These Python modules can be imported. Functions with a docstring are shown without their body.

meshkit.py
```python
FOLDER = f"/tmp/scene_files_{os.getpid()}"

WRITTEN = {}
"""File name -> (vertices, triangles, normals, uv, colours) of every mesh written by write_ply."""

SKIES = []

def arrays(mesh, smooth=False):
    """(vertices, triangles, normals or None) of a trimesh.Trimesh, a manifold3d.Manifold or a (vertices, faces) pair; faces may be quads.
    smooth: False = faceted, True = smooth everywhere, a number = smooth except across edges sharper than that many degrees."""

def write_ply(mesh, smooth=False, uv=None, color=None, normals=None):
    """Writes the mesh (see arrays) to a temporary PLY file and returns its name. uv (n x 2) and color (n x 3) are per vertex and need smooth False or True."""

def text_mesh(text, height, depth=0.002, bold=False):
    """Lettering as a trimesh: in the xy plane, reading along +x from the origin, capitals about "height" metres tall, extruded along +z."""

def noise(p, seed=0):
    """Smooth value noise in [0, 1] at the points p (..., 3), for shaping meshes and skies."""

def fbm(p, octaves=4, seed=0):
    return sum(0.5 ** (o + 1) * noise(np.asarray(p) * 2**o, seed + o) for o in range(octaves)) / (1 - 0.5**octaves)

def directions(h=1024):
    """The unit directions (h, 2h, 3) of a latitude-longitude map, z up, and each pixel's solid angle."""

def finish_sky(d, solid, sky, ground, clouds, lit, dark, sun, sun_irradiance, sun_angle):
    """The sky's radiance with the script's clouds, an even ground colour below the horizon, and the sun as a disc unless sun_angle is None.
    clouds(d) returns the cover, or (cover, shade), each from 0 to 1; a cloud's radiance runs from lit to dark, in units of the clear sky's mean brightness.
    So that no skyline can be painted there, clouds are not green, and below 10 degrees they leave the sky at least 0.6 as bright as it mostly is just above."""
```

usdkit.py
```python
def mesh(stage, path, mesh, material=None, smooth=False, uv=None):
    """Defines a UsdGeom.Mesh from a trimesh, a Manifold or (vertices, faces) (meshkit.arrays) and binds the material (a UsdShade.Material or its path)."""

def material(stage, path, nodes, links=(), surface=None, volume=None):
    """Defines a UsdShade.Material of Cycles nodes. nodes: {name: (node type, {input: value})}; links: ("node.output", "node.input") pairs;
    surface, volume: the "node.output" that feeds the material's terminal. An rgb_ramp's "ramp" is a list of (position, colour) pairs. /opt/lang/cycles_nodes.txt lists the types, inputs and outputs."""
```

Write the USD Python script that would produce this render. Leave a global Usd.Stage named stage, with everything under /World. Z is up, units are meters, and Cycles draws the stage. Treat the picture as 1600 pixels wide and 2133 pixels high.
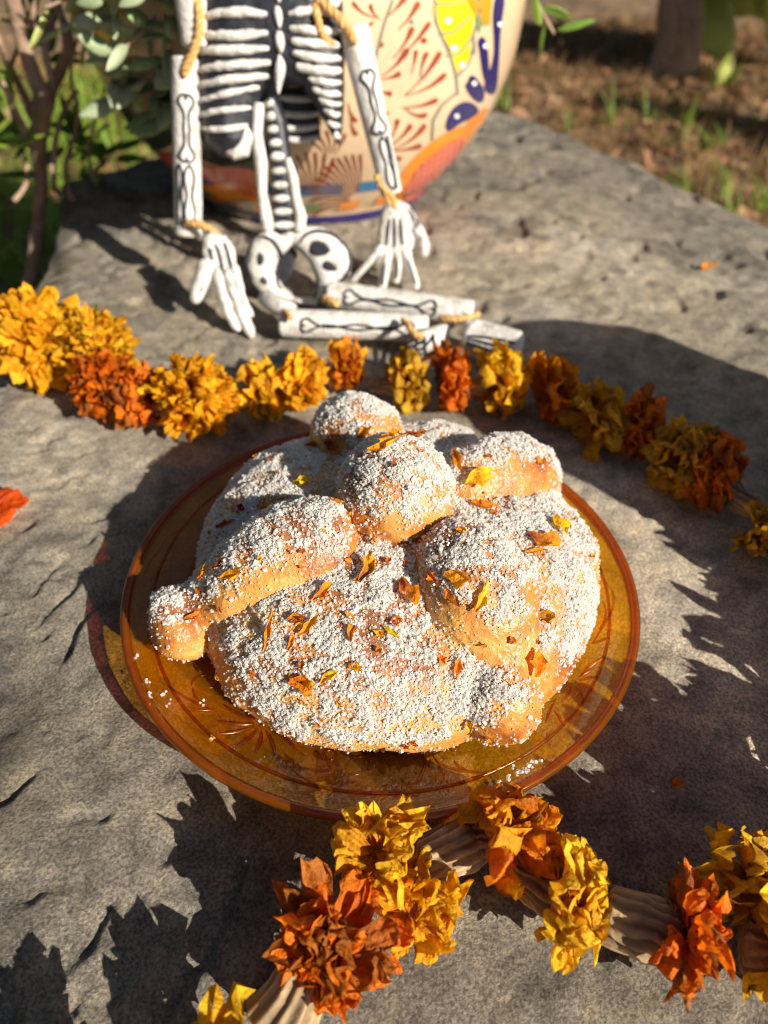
import math, numpy as np, trimesh, usdkit, meshkit
from pxr import Usd, UsdGeom, UsdLux, UsdShade, Gf, Sdf, Vt
from shapely.geometry import Polygon, Point, LineString
from shapely.ops import unary_union
from shapely import contains_xy

stage = Usd.Stage.CreateInMemory()
UsdGeom.SetStageUpAxis(stage, 'Z'); UsdGeom.SetStageMetersPerUnit(stage, 1.0)
UsdGeom.Xform.Define(stage, '/World'); UsdGeom.Scope.Define(stage, '/World/Looks')
N = np.array; PI = math.pi
def unit(v): v = np.asarray(v, float); return v / max(np.linalg.norm(v), 1e-12)

# ------------------------------------------------------------------ camera, sky, sun, exposure
F_PX, PITCH, ROLL, EYE = 1478.0, math.radians(42.82), math.radians(.84), N([.0008, -.1975, .2357])
APERTURE_MM, FOCUS = 3.0, .232
EXPOSURE = 0.76
SUN_AZ, SUN_EL = math.radians(-41.0), math.radians(28.5)
SUN_I, SKY_S = 1.25, .05
cam = UsdGeom.Camera.Define(stage, '/World/camera')
cr, sr, cp, sp = math.cos(ROLL), math.sin(ROLL), math.cos(PITCH), math.sin(PITCH)
R0, U0, FW = N([1., 0, 0]), N([0, sp, cp]), N([0, cp, -sp])
RX, UX = cr * R0 + sr * U0, -sr * R0 + cr * U0
mtx = np.eye(4); mtx[0, :3], mtx[1, :3], mtx[2, :3], mtx[3, :3] = RX, UX, -FW, EYE
cam.AddTransformOp().Set(Gf.Matrix4d(mtx.tolist()))
cam.CreateFocalLengthAttr(24.0); cam.CreateHorizontalApertureAttr(24.0 * 1600 / F_PX); cam.CreateVerticalApertureAttr(24.0 * 2133 / F_PX)
cam.CreateFStopAttr(24.0 / APERTURE_MM); cam.CreateFocusDistanceAttr(FOCUS); cam.CreateExposureAttr(EXPOSURE)
cam.CreateClippingRangeAttr(Gf.Vec2f(.01, 1000))
SUN = N([math.cos(SUN_EL) * math.cos(SUN_AZ), math.cos(SUN_EL) * math.sin(SUN_AZ), math.sin(SUN_EL)])
dome = UsdLux.DomeLight.Define(stage, '/World/sky')
sky = usdkit.material(stage, '/World/Looks/sky', {
    's': ('sky_texture', dict(sky_type='single_scattering', sun_disc=False, sun_elevation=SUN_EL, sun_rotation=math.atan2(SUN[0], SUN[1]))),
    'b': ('background_shader', dict(strength=SKY_S))}, [('s.color', 'b.color')], surface='b.background')
UsdShade.MaterialBindingAPI.Apply(dome.GetPrim()).Bind(sky)
sun = UsdLux.DistantLight.Define(stage, '/World/sun')
z = SUN; x = unit(np.cross([0, 0, 1], z)); y = np.cross(z, x)
sm = np.eye(4); sm[0, :3], sm[1, :3], sm[2, :3] = x, y, z
sun.AddTransformOp().Set(Gf.Matrix4d(sm.tolist()))
sun.CreateNormalizeAttr(True); sun.CreateIntensityAttr(SUN_I); sun.CreateAngleAttr(.5); sun.CreateColorAttr(Gf.Vec3f(1., .93, .82))

# ------------------------------------------------------------------ survey of the place: pixel of the photograph -> point on a real plane
def ray(px, py):
    px, py = np.asarray(px, float), np.asarray(py, float)
    X, Y = (px - 800) / F_PX, -(py - 1066.5) / F_PX
    return X[..., None] * RX + Y[..., None] * UX + FW
def at(px, py, z=0.0):
    d = ray(px, py); return EYE + d * ((z - EYE[2]) / d[..., 2])[..., None]
def atY(px, py, Y):
    d = ray(px, py); return EYE + d * ((Y - EYE[1]) / d[..., 1])[..., None]
def plane(px, py, Y0, k):                                  # the leaning plane Y = Y0 + k z
    d = ray(px, py); t = (Y0 + k * EYE[2] - EYE[1]) / (d[..., 1] - k * d[..., 2]); return EYE + d * t[..., None]

# ------------------------------------------------------------------ prims
used = {}
def path_for(parent, name):
    base = f"{parent}/{name}"; n = used.get(base, -1) + 1; used[base] = n
    return base if n == 0 else f"{base}_{n:03d}"
def tag(prim, label=None, cat=None, group=None, kind=None):
    for k, v in (('label', label), ('category', cat), ('group', group), ('kind', kind)):
        if v: prim.SetCustomDataByKey(k, v)
    return prim
def thing(name, label, cat, group=None, loc=(0, 0, 0), kind=None):
    x = UsdGeom.Xform.Define(stage, path_for('/World', name)); x.AddTranslateOp().Set(Gf.Vec3d(*map(float, loc)))
    return tag(x.GetPrim(), label, cat, group, kind)
def holder(parent, name, label=None):
    x = UsdGeom.Xform.Define(stage, path_for(str(parent.GetPath()), name)); return tag(x.GetPrim(), label)
def origin(prim):
    o = N([0., 0, 0]); p = prim
    while p and str(p.GetPath()) != '/':
        a = p.GetAttribute('xformOp:translate')
        if a and a.Get() is not None: o = o + N(a.Get())
        p = p.GetParent()
    return o
def part(parent, name, mesh, mat, smooth=30, label=None, kind=None, col=None, cat=None, group=None):
    """ONE mesh, given in world coordinates, under parent (or /World)."""
    top = '/World' if parent is None else str(parent.GetPath())
    v, f = (mesh.vertices, mesh.faces) if hasattr(mesh, 'vertices') else mesh
    v = np.asarray(v, float); f = np.asarray(f)
    if parent is not None: v = v - origin(parent)
    m = usdkit.mesh(stage, path_for(top, name), (v, f), mat, smooth=True if col is not None else smooth)
    if col is not None:
        UsdGeom.PrimvarsAPI(m).CreatePrimvar('Col', Sdf.ValueTypeNames.Color3fArray, 'vertex').Set(Vt.Vec3fArray.FromNumpy(np.asarray(col, np.float32)))
    return tag(m.GetPrim(), label, cat, group, kind)
def quads_to_tris(q): return np.vstack([q[:, [0, 1, 2]], q[:, [0, 2, 3]]])
def join(ms):
    vs, fs, n = [], [], 0
    for v, f in ms: vs.append(v); fs.append(np.asarray(f) + n); n += len(v)
    return np.vstack(vs), np.vstack(fs)
def grid_faces(a, b, wrap=False):
    i, j = np.meshgrid(np.arange(a - 1), np.arange(b if wrap else b - 1), indexing='ij'); j2 = (j + 1) % b
    q = np.stack([i * b + j, (i + 1) * b + j, (i + 1) * b + j2, i * b + j2], -1).reshape(-1, 4)
    return quads_to_tris(q)

# ------------------------------------------------------------------ materials
def mat(name, nodes, links, surface='p.BSDF', volume=None):
    return usdkit.material(stage, '/World/Looks/' + name, nodes, links, surface=surface, volume=volume)
def noisy(name, ramp, scale=60, rough=.6, detail=4, bump=0., bscale=400, spec=.5, coat=0., trans=0., sss=0., extra=None):
    """A surface whose colour wanders along a ramp, with fine relief."""
    n = {'g': ('geometry', {}), 'n': ('noise_texture', dict(scale=scale, detail=detail, roughness=.6)),
         'r': ('rgb_ramp', dict(ramp=ramp)), 'p': ('principled_bsdf', dict(roughness=rough, specular_ior_level=spec, coat_weight=coat))}
    l = [('g.position', 'n.vector'), ('n.fac', 'r.fac'), ('r.color', 'p.base_color')]
    if bump:
        n['bn'] = ('noise_texture', dict(scale=bscale, detail=4, roughness=.65)); n['b'] = ('bump', dict(strength=1.0, distance=bump))
        l += [('g.position', 'bn.vector'), ('bn.fac', 'b.height'), ('b.normal', 'p.normal')]
    if sss: n['p'][1].update(subsurface_weight=sss, subsurface_scale=.004, subsurface_radius=(1, .5, .25))
    if trans:
        n['t'] = ('translucent_bsdf', {}); n['m'] = ('mix_closure', dict(fac=trans))
        l += [('r.color', 't.color'), ('p.BSDF', 'm.closure1'), ('t.BSDF', 'm.closure2')]
        return mat(name, n, l, 'm.closure')
    return mat(name, n, l)
def coloured(name, rough=.65, trans=0., vary=.25, vscale=300, bump=.0002, bscale=900, spec=.3, stretch=None):
    """Colour from the mesh's own Col, mottled a little."""
    n = {'a': ('attribute', dict(attribute='Col')), 'g': ('geometry', {}), 'n': ('noise_texture', dict(scale=vscale, detail=4, roughness=.65)),
         'mr': ('map_range', dict(from_min=.3, from_max=.7, to_min=1 - vary, to_max=1 + vary)), 'mul': ('vector_math', dict(math_type='scale')),
         'bn': ('noise_texture', dict(scale=bscale, detail=3)), 'b': ('bump', dict(strength=1., distance=bump)),
         'p': ('principled_bsdf', dict(roughness=rough, specular_ior_level=spec))}
    l = [('g.position', 'n.vector'), ('n.fac', 'mr.value'), ('a.vector', 'mul.vector1'), ('mr.result', 'mul.scale'), ('mul.vector', 'p.base_color'),
         ('g.position', 'bn.vector'), ('bn.fac', 'b.height'), ('b.normal', 'p.normal')]
    if trans:
        n['t'] = ('translucent_bsdf', {}); n['m'] = ('mix_closure', dict(fac=trans))
        l += [('mul.vector', 't.color'), ('p.BSDF', 'm.closure1'), ('t.BSDF', 'm.closure2')]
        return mat(name, n, l, 'm.closure')
    return mat(name, n, l)

M = {}
# weathered limestone: warm grey, stained, pitted, with lichen specks
M['stone'] = mat('stone', {
    'g': ('geometry', {}), 'n1': ('noise_texture', dict(scale=9, detail=5, roughness=.62)), 'n2': ('noise_texture', dict(scale=70, detail=6, roughness=.7)),
    'n3': ('noise_texture', dict(scale=900, detail=3, roughness=.6)), 'n4': ('noise_texture', dict(scale=26, detail=6, roughness=.7, distortion=.6)),
    'r1': ('rgb_ramp', dict(ramp=[(.28, (.17, .152, .124)), (.45, (.255, .224, .178)), (.6, (.325, .28, .22)), (.78, (.40, .335, .255))])),
    'r2': ('rgb_ramp', dict(ramp=[(.34, (.60, .60, .60)), (.5, (1, 1, 1)), (.66, (1.38, 1.33, 1.22))])),
    'r3': ('rgb_ramp', dict(ramp=[(.36, (.58, .57, .55)), (.5, (1, 1, 1)), (.64, (1.42, 1.40, 1.34))])),
    'r4': ('rgb_ramp', dict(ramp=[(.30, (.5, .5, .48)), (.42, (1, 1, 1)), (1, (1, 1, 1))])),
    'a': ('attribute', dict(attribute='Col')), 'm0': ('vector_math', dict(math_type='multiply')), 'm1': ('vector_math', dict(math_type='multiply')), 'm2': ('vector_math', dict(math_type='multiply')), 'm3': ('vector_math', dict(math_type='multiply')),
    'bn': ('noise_texture', dict(scale=950, detail=5, roughness=.75)), 'b': ('bump', dict(strength=1.0, distance=.0026)),
    'bn2': ('noise_texture', dict(scale=130, detail=4, roughness=.6)), 'b2': ('bump', dict(strength=.32, distance=.003)),
    'p': ('principled_bsdf', dict(roughness=.85, specular_ior_level=.25))},
    [('g.position', x + '.vector') for x in ('n1', 'n2', 'n3', 'n4', 'bn', 'bn2')] + [('n1.fac', 'r1.fac'), ('n2.fac', 'r2.fac'), ('n3.fac', 'r3.fac'), ('n4.fac', 'r4.fac'),
     ('r1.color', 'm1.vector1'), ('r2.color', 'm1.vector2'), ('m1.vector', 'm2.vector1'), ('r3.color', 'm2.vector2'), ('m2.vector', 'm3.vector1'), ('r4.color', 'm3.vector2'), ('m3.vector', 'm0.vector1'), ('a.vector', 'm0.vector2'), ('m0.vector', 'p.base_color'),
     ('bn2.fac', 'b2.height'), ('b2.normal', 'b.normal'), ('bn.fac', 'b.height'), ('b.normal', 'p.normal')])
M['soil'] = noisy('soil', [(.3, (.10, .062, .034)), (.5, (.19, .118, .062)), (.62, (.28, .17, .09)), (.75, (.13, .12, .04))], scale=7, rough=.95, detail=6, bump=.02, bscale=30)
M['dry_grass'] = noisy('dry_grass', [(.3, (.16, .09, .04)), (.55, (.30, .18, .075)), (.75, (.24, .17, .05))], scale=5, rough=.8, trans=.25)
M['green_grass'] = noisy('green_grass', [(.3, (.14, .24, .02)), (.7, (.30, .42, .05))], scale=8, rough=.6, trans=.3)
M['litter'] = noisy('litter', [(.3, (.16, .07, .03)), (.5, (.33, .17, .08)), (.7, (.42, .27, .16))], scale=3, rough=.8, trans=.2)
# amber pressed glass
M['amber'] = mat('amber_glass', {
    'lw': ('layer_weight', dict(blend=.3)), 'r': ('rgb_ramp', dict(ramp=[(0, (.98, .74, .10)), (.35, (.965, .67, .06)), (.68, (.88, .46, .025)), (1, (.36, .09, .005))])),
    'g': ('geometry', {}), 'bn': ('noise_texture', dict(scale=90, detail=3)), 'b': ('bump', dict(strength=.05, distance=.0012)),
    't': ('transparent_bsdf', {}), 'gl': ('refraction_bsdf', dict(IOR=1.2, roughness=.02)), 'mx': ('mix_closure', dict(fac=.04)),
    'tl': ('diffuse_bsdf', dict(color=(.94, .40, .004))), 'my': ('mix_closure', dict(fac=.07)),
    'gs': ('glossy_bsdf', dict(roughness=.05, color=(1, 1, 1))), 'fw': ('layer_weight', dict(blend=.5)), 'fr': ('rgb_ramp', dict(ramp=[(0, (.035, .035, .035)), (.55, (.06, .06, .06)), (.85, (.28, .28, .28)), (1, (.9, .9, .9))])), 'm': ('mix_closure', {})},
    [('lw.facing', 'r.fac'), ('r.color', 't.color'), ('r.color', 'gl.color'), ('g.position', 'bn.vector'), ('bn.fac', 'b.height'), ('b.normal', 'gs.normal'), ('b.normal', 'gl.normal'),
     ('t.BSDF', 'mx.closure1'), ('gl.BSDF', 'mx.closure2'), ('mx.closure', 'my.closure1'), ('tl.BSDF', 'my.closure2'), ('my.closure', 'm.closure1'), ('gs.BSDF', 'm.closure2'), ('fw.facing', 'fr.fac'), ('fr.color', 'm.fac')], 'm.closure')
M['amber_relief'] = mat('amber_relief', {
    'lw': ('layer_weight', dict(blend=.4)), 'r': ('rgb_ramp', dict(ramp=[(0, (.95, .72, .14)), (.45, (.80, .42, .05)), (.8, (.36, .11, .008)), (1, (.14, .035, .003))])),
    't': ('transparent_bsdf', {}), 'gs': ('glossy_bsdf', dict(roughness=.25, color=(1, .8, .5))), 'fw': ('layer_weight', dict(blend=.5)), 'fr': ('rgb_ramp', dict(ramp=[(0, (.035, .035, .035)), (.55, (.06, .06, .06)), (.85, (.28, .28, .28)), (1, (.9, .9, .9))])), 'm': ('mix_closure', {})},
    [('lw.facing', 'r.fac'), ('r.color', 't.color'), ('t.BSDF', 'm.closure1'), ('gs.BSDF', 'm.closure2'), ('fw.facing', 'fr.fac'), ('fr.color', 'm.fac')], 'm.closure')
M['amber_rim'] = mat('amber_rim', {
    'lw': ('layer_weight', dict(blend=.4)), 'r': ('rgb_ramp', dict(ramp=[(0, (.88, .50, .04)), (.5, (.66, .26, .014)), (1, (.14, .034, .003))])),
    't': ('transparent_bsdf', {}), 'tl': ('diffuse_bsdf', dict(color=(.50, .17, .004))), 'my': ('mix_closure', dict(fac=.15)), 'gs': ('glossy_bsdf', dict(roughness=.06, color=(1, 1, 1))), 'fw': ('layer_weight', dict(blend=.5)), 'fr': ('rgb_ramp', dict(ramp=[(0, (.035, .035, .035)), (.55, (.06, .06, .06)), (.85, (.28, .28, .28)), (1, (.9, .9, .9))])), 'm': ('mix_closure', {})},
    [('lw.facing', 'r.fac'), ('r.color', 't.color'), ('t.BSDF', 'my.closure1'), ('tl.BSDF', 'my.closure2'), ('my.closure', 'm.closure1'), ('gs.BSDF', 'm.closure2'), ('fw.facing', 'fr.fac'), ('fr.color', 'm.fac')], 'm.closure')
M['dough'] = coloured('dough', rough=.40, vary=.22, vscale=160, bump=.0011, bscale=330, spec=.45)
M['sugar'] = mat('sugar', {'p': ('diffuse_bsdf', dict(color=(.87, .84, .79))), 't': ('translucent_bsdf', dict(color=(.91, .88, .83))), 'tr': ('transparent_bsdf', dict(color=(.98, .97, .955))),
    'm': ('mix_closure', dict(fac=.45)), 'm2': ('mix_closure', {}), 'wn': ('object_info', {}), 'mr': ('map_range', dict(from_min=0, from_max=1, to_min=.0, to_max=.6)),
    'gs': ('glossy_bsdf', dict(roughness=.08, color=(1, 1, 1))), 'm3': ('mix_closure', dict(fac=.07))},
    [('p.BSDF', 'm.closure1'), ('t.BSDF', 'm.closure2'), ('m.closure', 'm2.closure1'), ('tr.BSDF', 'm2.closure2'), ('wn.random', 'mr.value'), ('mr.result', 'm2.fac'), ('m2.closure', 'm3.closure1'), ('gs.BSDF', 'm3.closure2')], 'm3.closure')
M['petal'] = coloured('petal', rough=.6, trans=.45, vary=.38, vscale=420, bump=.0014, bscale=520)
M['calyx'] = coloured('calyx', rough=.75, vary=.3, vscale=200, bump=.0004, bscale=600)
M['bone_white'] = noisy('bone_white', [(.28, (.30, .26, .21)), (.38, (.54, .51, .46)), (.6, (.66, .64, .60)), (.8, (.74, .725, .69))], scale=110, rough=.6, detail=6, bump=.0016, bscale=240)
M['ink'] = noisy('ink', [(.3, (.008, .009, .014)), (.7, (.026, .027, .036))], scale=120, rough=.45, bump=.0005, bscale=300)
M['raffia'] = noisy('raffia', [(.3, (.42, .22, .06)), (.6, (.66, .40, .14)), (.8, (.72, .48, .2))], scale=300, rough=.75, bump=.0006, bscale=900)
def glaze(name, c, v=.12): return noisy('glaze_' + name, [(.3, tuple(N(c) * (1 - v))), (.7, tuple(np.minimum(N(c) * (1 + v), .95)))], scale=35, rough=.16, spec=.5, coat=.5, bump=.0006, bscale=60)
for nm, c in dict(cream=(.60, .44, .285), brown=(.26, .055, .018), yellow=(.80, .55, .01), orange=(.80, .24, .01), navy=(.018, .014, .10), red=(.62, .10, .06), pink=(.70, .20, .13),
                  blue=(.02, .16, .34), green=(.16, .24, .09), grey=(.20, .20, .15), white=(.8, .79, .76)).items(): M['g_' + nm] = glaze(nm, c)
M['succulent'] = coloured('succulent', rough=.45, trans=.12, vary=.2, vscale=120, bump=.0003, bscale=200, spec=.4)
M['shrub_leaf'] = coloured('shrub_leaf', rough=.5, trans=.45, vary=.2, vscale=80, bump=.0003, bscale=200)
M['twig'] = noisy('twig', [(.3, (.22, .14, .09)), (.7, (.44, .30, .21))], scale=60, rough=.85, bump=.002, bscale=150)
M['terracotta'] = noisy('terracotta', [(.3, (.30, .12, .06)), (.7, (.42, .19, .10))], scale=30, rough=.8, bump=.001, bscale=200)
M['cactus'] = noisy('cactus', [(.3, (.24, .32, .06)), (.7, (.38, .45, .11))], scale=12, rough=.5, bump=.003, bscale=60)

rng = np.random.default_rng(11)
# ------------------------------------------------------------------ ground and stone slab
def sd_poly(poly, X, Y):
    """signed distance to the polygon's edge, inside positive"""
    p = np.array(poly.exterior.coords); d = np.full(X.shape, 1e9)
    for a, b in zip(p[:-1], p[1:]):
        e = b - a; t = np.clip(((X - a[0]) * e[0] + (Y - a[1]) * e[1]) / (e @ e), 0, 1)
        d = np.minimum(d, np.hypot(X - a[0] - t * e[0], Y - a[1] - t * e[1]))
    return np.where(contains_xy(poly, X, Y), d, -d)
SLAB = Polygon([(-.33, -.42), (-.30, -.1), (-.285, .15), (-.268, .28), (-.275, .38), (-.325, .53), (-.27, .60), (-.16, .70), (0, .84), (.07, .865), (.135, .845), (.19, .76), (.262, .62), (.30, .535), (.348, .452), (.43, .33), (.50, .1), (.52, -.42)]).buffer(.02).buffer(-.02)
def smooth(e0, e1, x): t = np.clip((x - e0) / (e1 - e0), 0, 1); return t * t * (3 - 2 * t)
def stone_top(X, Y):
    P = np.stack([X, Y, np.zeros_like(X)], -1)
    flat = .25 + .75 * smooth(.085, .13, np.hypot(X, Y))
    h = (meshkit.fbm(P * 9, 3, 3) - .5) * .011 + (meshkit.fbm(P * 34 + 7, 5, 5) - .5) * .0050 + (meshkit.fbm(P * 170 + 7, 3, 6) - .5) * .0016 - smooth(.60, .78, meshkit.fbm(P * 95 + 1, 2, 8)) * .0016 * smooth(.02, -.05, X)
    # flaked steps in the near left part: they drop towards the left
    wob = (meshkit.fbm(P * 16 + 3, 3, 9) - .5) * .055
    s = (-X * 1.0 + Y * .30 + wob) / .0165
    k = np.floor(s); fr = s - k
    saw = np.exp(-fr * .0165 / .004) * smooth(0, .09, fr)
    on = smooth(.56, .72, meshkit.noise(np.stack([X * 22 + k * 3.7, Y * 44 + k * 1.3, k * 1.77], -1), 21))
    area = smooth(.02, -.06, X) * smooth(.06, -.03, Y) * smooth(-.26, -.2, X)
    h = h - saw * on * area * .0046
    # small dents over the far right
    pits = meshkit.noise(P * 62 + 2, 31); h = h - smooth(.66, .9, pits) * .0035 * smooth(.1, .2, Y)
    return h * flat - .0022 * (1 - flat)
def axis_grid(lo, hi, fine_lo, fine_hi, fine, coarse):
    a = np.arange(lo, fine_lo, coarse); b = np.arange(fine_lo, fine_hi, fine); c = np.arange(fine_hi, hi + coarse, coarse); return np.concatenate([a, b, c])
gx = axis_grid(-.40, .60, -.30, .36, .0016, .008); gy = axis_grid(-.50, .95, -.20, .32, .0016, .0045)
X, Y = np.meshgrid(gx, gy, indexing='ij'); sd = sd_poly(SLAB, X, Y) + (meshkit.fbm(np.stack([X, Y, 0 * X], -1) * 18, 3, 2) - .5) * .02
Z = stone_top(X, Y) - smooth(.022, -.004, sd) * .008 - .34 * smooth(.004, -.018, sd)
keep = sd > -.03
f = grid_faces(len(gx), len(gy)); f = f[keep.ravel()[f].all(1)][:, ::-1]
v = np.stack([X, Y, Z], -1).reshape(-1, 3)
idx = np.unique(f); rem = np.zeros(len(v), int); rem[idx] = np.arange(len(idx))
e1 = v[f[0, 1]] - v[f[0, 0]]; e2 = v[f[0, 2]] - v[f[0, 0]]
if np.cross(e1, e2)[2] < 0: f = f[:, ::-1]
vv = v[idx]; px_, py_ = vv[:, 0], vv[:, 1]; P0 = np.stack([px_, py_, 0 * px_], 1)
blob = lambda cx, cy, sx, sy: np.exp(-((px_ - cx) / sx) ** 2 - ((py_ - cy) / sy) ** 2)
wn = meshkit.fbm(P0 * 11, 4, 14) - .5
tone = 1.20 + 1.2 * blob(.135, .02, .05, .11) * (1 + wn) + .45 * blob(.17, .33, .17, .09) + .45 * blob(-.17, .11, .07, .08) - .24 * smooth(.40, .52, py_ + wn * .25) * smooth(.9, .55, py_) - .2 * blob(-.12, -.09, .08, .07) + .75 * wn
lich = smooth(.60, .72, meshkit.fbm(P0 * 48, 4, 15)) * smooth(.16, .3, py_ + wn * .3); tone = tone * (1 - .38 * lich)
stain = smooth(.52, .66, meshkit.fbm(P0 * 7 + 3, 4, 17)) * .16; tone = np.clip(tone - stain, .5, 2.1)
scol = tone[:, None] * (1 + (meshkit.fbm(P0 * 23, 3, 16) - .5)[:, None] * N([.10, .02, -.14]))
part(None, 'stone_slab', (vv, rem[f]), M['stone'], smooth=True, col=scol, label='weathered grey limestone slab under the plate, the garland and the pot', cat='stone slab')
ga = np.concatenate([-np.geomspace(80, 2.2, 14), np.arange(-2.0, 2.6, .035), np.geomspace(2.8, 80, 14)]); gb = np.concatenate([-np.geomspace(80, .8, 12), np.arange(-.7, 4.0, .035), np.geomspace(4.2, 120, 14)])
X, Y = np.meshgrid(ga, gb, indexing='ij'); P = np.stack([X, Y, 0 * X], -1)
def ground_z(X, Y):
    P = np.stack([X, Y, 0 * np.asarray(X)], -1); return -.28 + (meshkit.fbm(P * 3, 4, 41) - .5) * .07 * smooth(30, 2, np.hypot(X, Y))
Zg = ground_z(X, Y); fg = grid_faces(len(ga), len(gb))
part(None, 'ground', (np.stack([X, Y, Zg], -1).reshape(-1, 3), fg), M['soil'], smooth=True, kind='structure')

# ------------------------------------------------------------------ instanced stuff
def instancer(parent, name, protos, mats, pos, quat, scale, idx, kind='stuff', label=None, cat=None):
    top = '/World' if parent is None else str(parent.GetPath())
    p = path_for(top, name); pi = UsdGeom.PointInstancer.Define(stage, p)
    for i, (m, mt) in enumerate(zip(protos, mats)):
        q = usdkit.mesh(stage, f"{p}/shape_{i}", m, mt, smooth=False); pi.GetPrototypesRel().AddTarget(q.GetPath())
    pi.CreatePositionsAttr(Vt.Vec3fArray.FromNumpy(np.asarray(pos, np.float32)))
    pi.CreateOrientationsAttr(Vt.QuathArray([Gf.Quath(float(a), float(b), float(c), float(d)) for a, b, c, d in quat]))
    pi.CreateScalesAttr(Vt.Vec3fArray.FromNumpy(np.asarray(scale, np.float32)))
    pi.CreateProtoIndicesAttr(Vt.IntArray.FromNumpy(np.asarray(idx, np.int32)))
    return tag(pi.GetPrim(), label, cat, None, kind)
def rand_quat(n, r): q = r.normal(size=(n, 4)); return q / np.linalg.norm(q, axis=1, keepdims=True)
def yaw_quat(a, tilt=None, r=None):
    q = np.stack([np.cos(a / 2), 0 * a, 0 * a, np.sin(a / 2)], 1); return q

def blade(L, w, lean, r):
    n = 5; t = np.linspace(0, 1, n); x = lean * t ** 2 * L; zz = L * t * (1 - .25 * lean * t); ww = w * (1 - t ** 1.5 * .9)
    v = np.concatenate([np.stack([x, -ww, zz], 1), np.stack([x, ww, zz], 1)]); i = np.arange(n - 1)
    return v, quads_to_tris(np.stack([i, i + 1, i + n + 1, i + n], 1))
def tuft(nb, L, r):
    out = []
    for _ in range(nb):
        v, f = blade(L * r.uniform(.5, 1.1), L * r.uniform(.02, .045), r.uniform(.1, 1.4), r); a = r.uniform(0, 2 * PI); c, s = math.cos(a), math.sin(a)
        out.append((v @ N([[c, s, 0], [-s, c, 0], [0, 0, 1]]) + N([r.normal() * L * .12, r.normal() * L * .12, 0]), f))
    return join(out)
def scatter(n, xr, yr, r, avoid=.02):
    x, y = r.uniform(*xr, n), r.uniform(*yr, n); ok = sd_poly(SLAB, x, y) < -avoid; x, y = x[ok], y[ok]
    return np.stack([x, y, ground_z(x, y) - .002], 1)
r = np.random.default_rng(5)
pos = np.vstack([scatter(6500, (.0, 2.3), (.5, 3.4), r), scatter(1800, (-1.7, -.2), (.3, 2.6), r)])
instancer(None, 'dry_grass', [tuft(9, .035, r), tuft(12, .028, r), tuft(7, .05, r)], [M['dry_grass']] * 3, pos, yaw_quat(r.uniform(0, 6.28, len(pos))), r.uniform(.8, 2.0, (len(pos), 1)) * N([1, 1, .8]), r.integers(0, 3, len(pos)), label='short brown dry grass and straw covering the soil behind the slab', cat='dry grass')
pos = scatter(800, (.1, 2.0), (.8, 2.6), r); pos = pos[meshkit.noise(pos * 4, 8) > .72]
pos = np.vstack([pos, scatter(1100, (-1.5, -.25), (.5, 2.2), r)])
instancer(None, 'green_grass', [tuft(8, .06, r), tuft(6, .045, r)], [M['green_grass']] * 2, pos, yaw_quat(r.uniform(0, 6.28, len(pos))), r.uniform(.8, 1.9, (len(pos), 1)) * N([1, 1, 1]), r.integers(0, 2, len(pos)), label='scattered fresh green grass tufts among the dry grass', cat='grass')
def dead_leaf(r):
    nu, nv = 6, 5; U, V = np.meshgrid(np.linspace(0, 1, nu), np.linspace(-1, 1, nv), indexing='ij')
    w = np.sin(np.clip(U, .02, .98) * PI) ** .8 * .30; v = np.stack([U - .5, V * w, .25 * V ** 2 * w + .25 * (U - .5) ** 2 + r.normal(size=U.shape) * .02], -1).reshape(-1, 3)
    return v, grid_faces(nu, nv)
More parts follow.
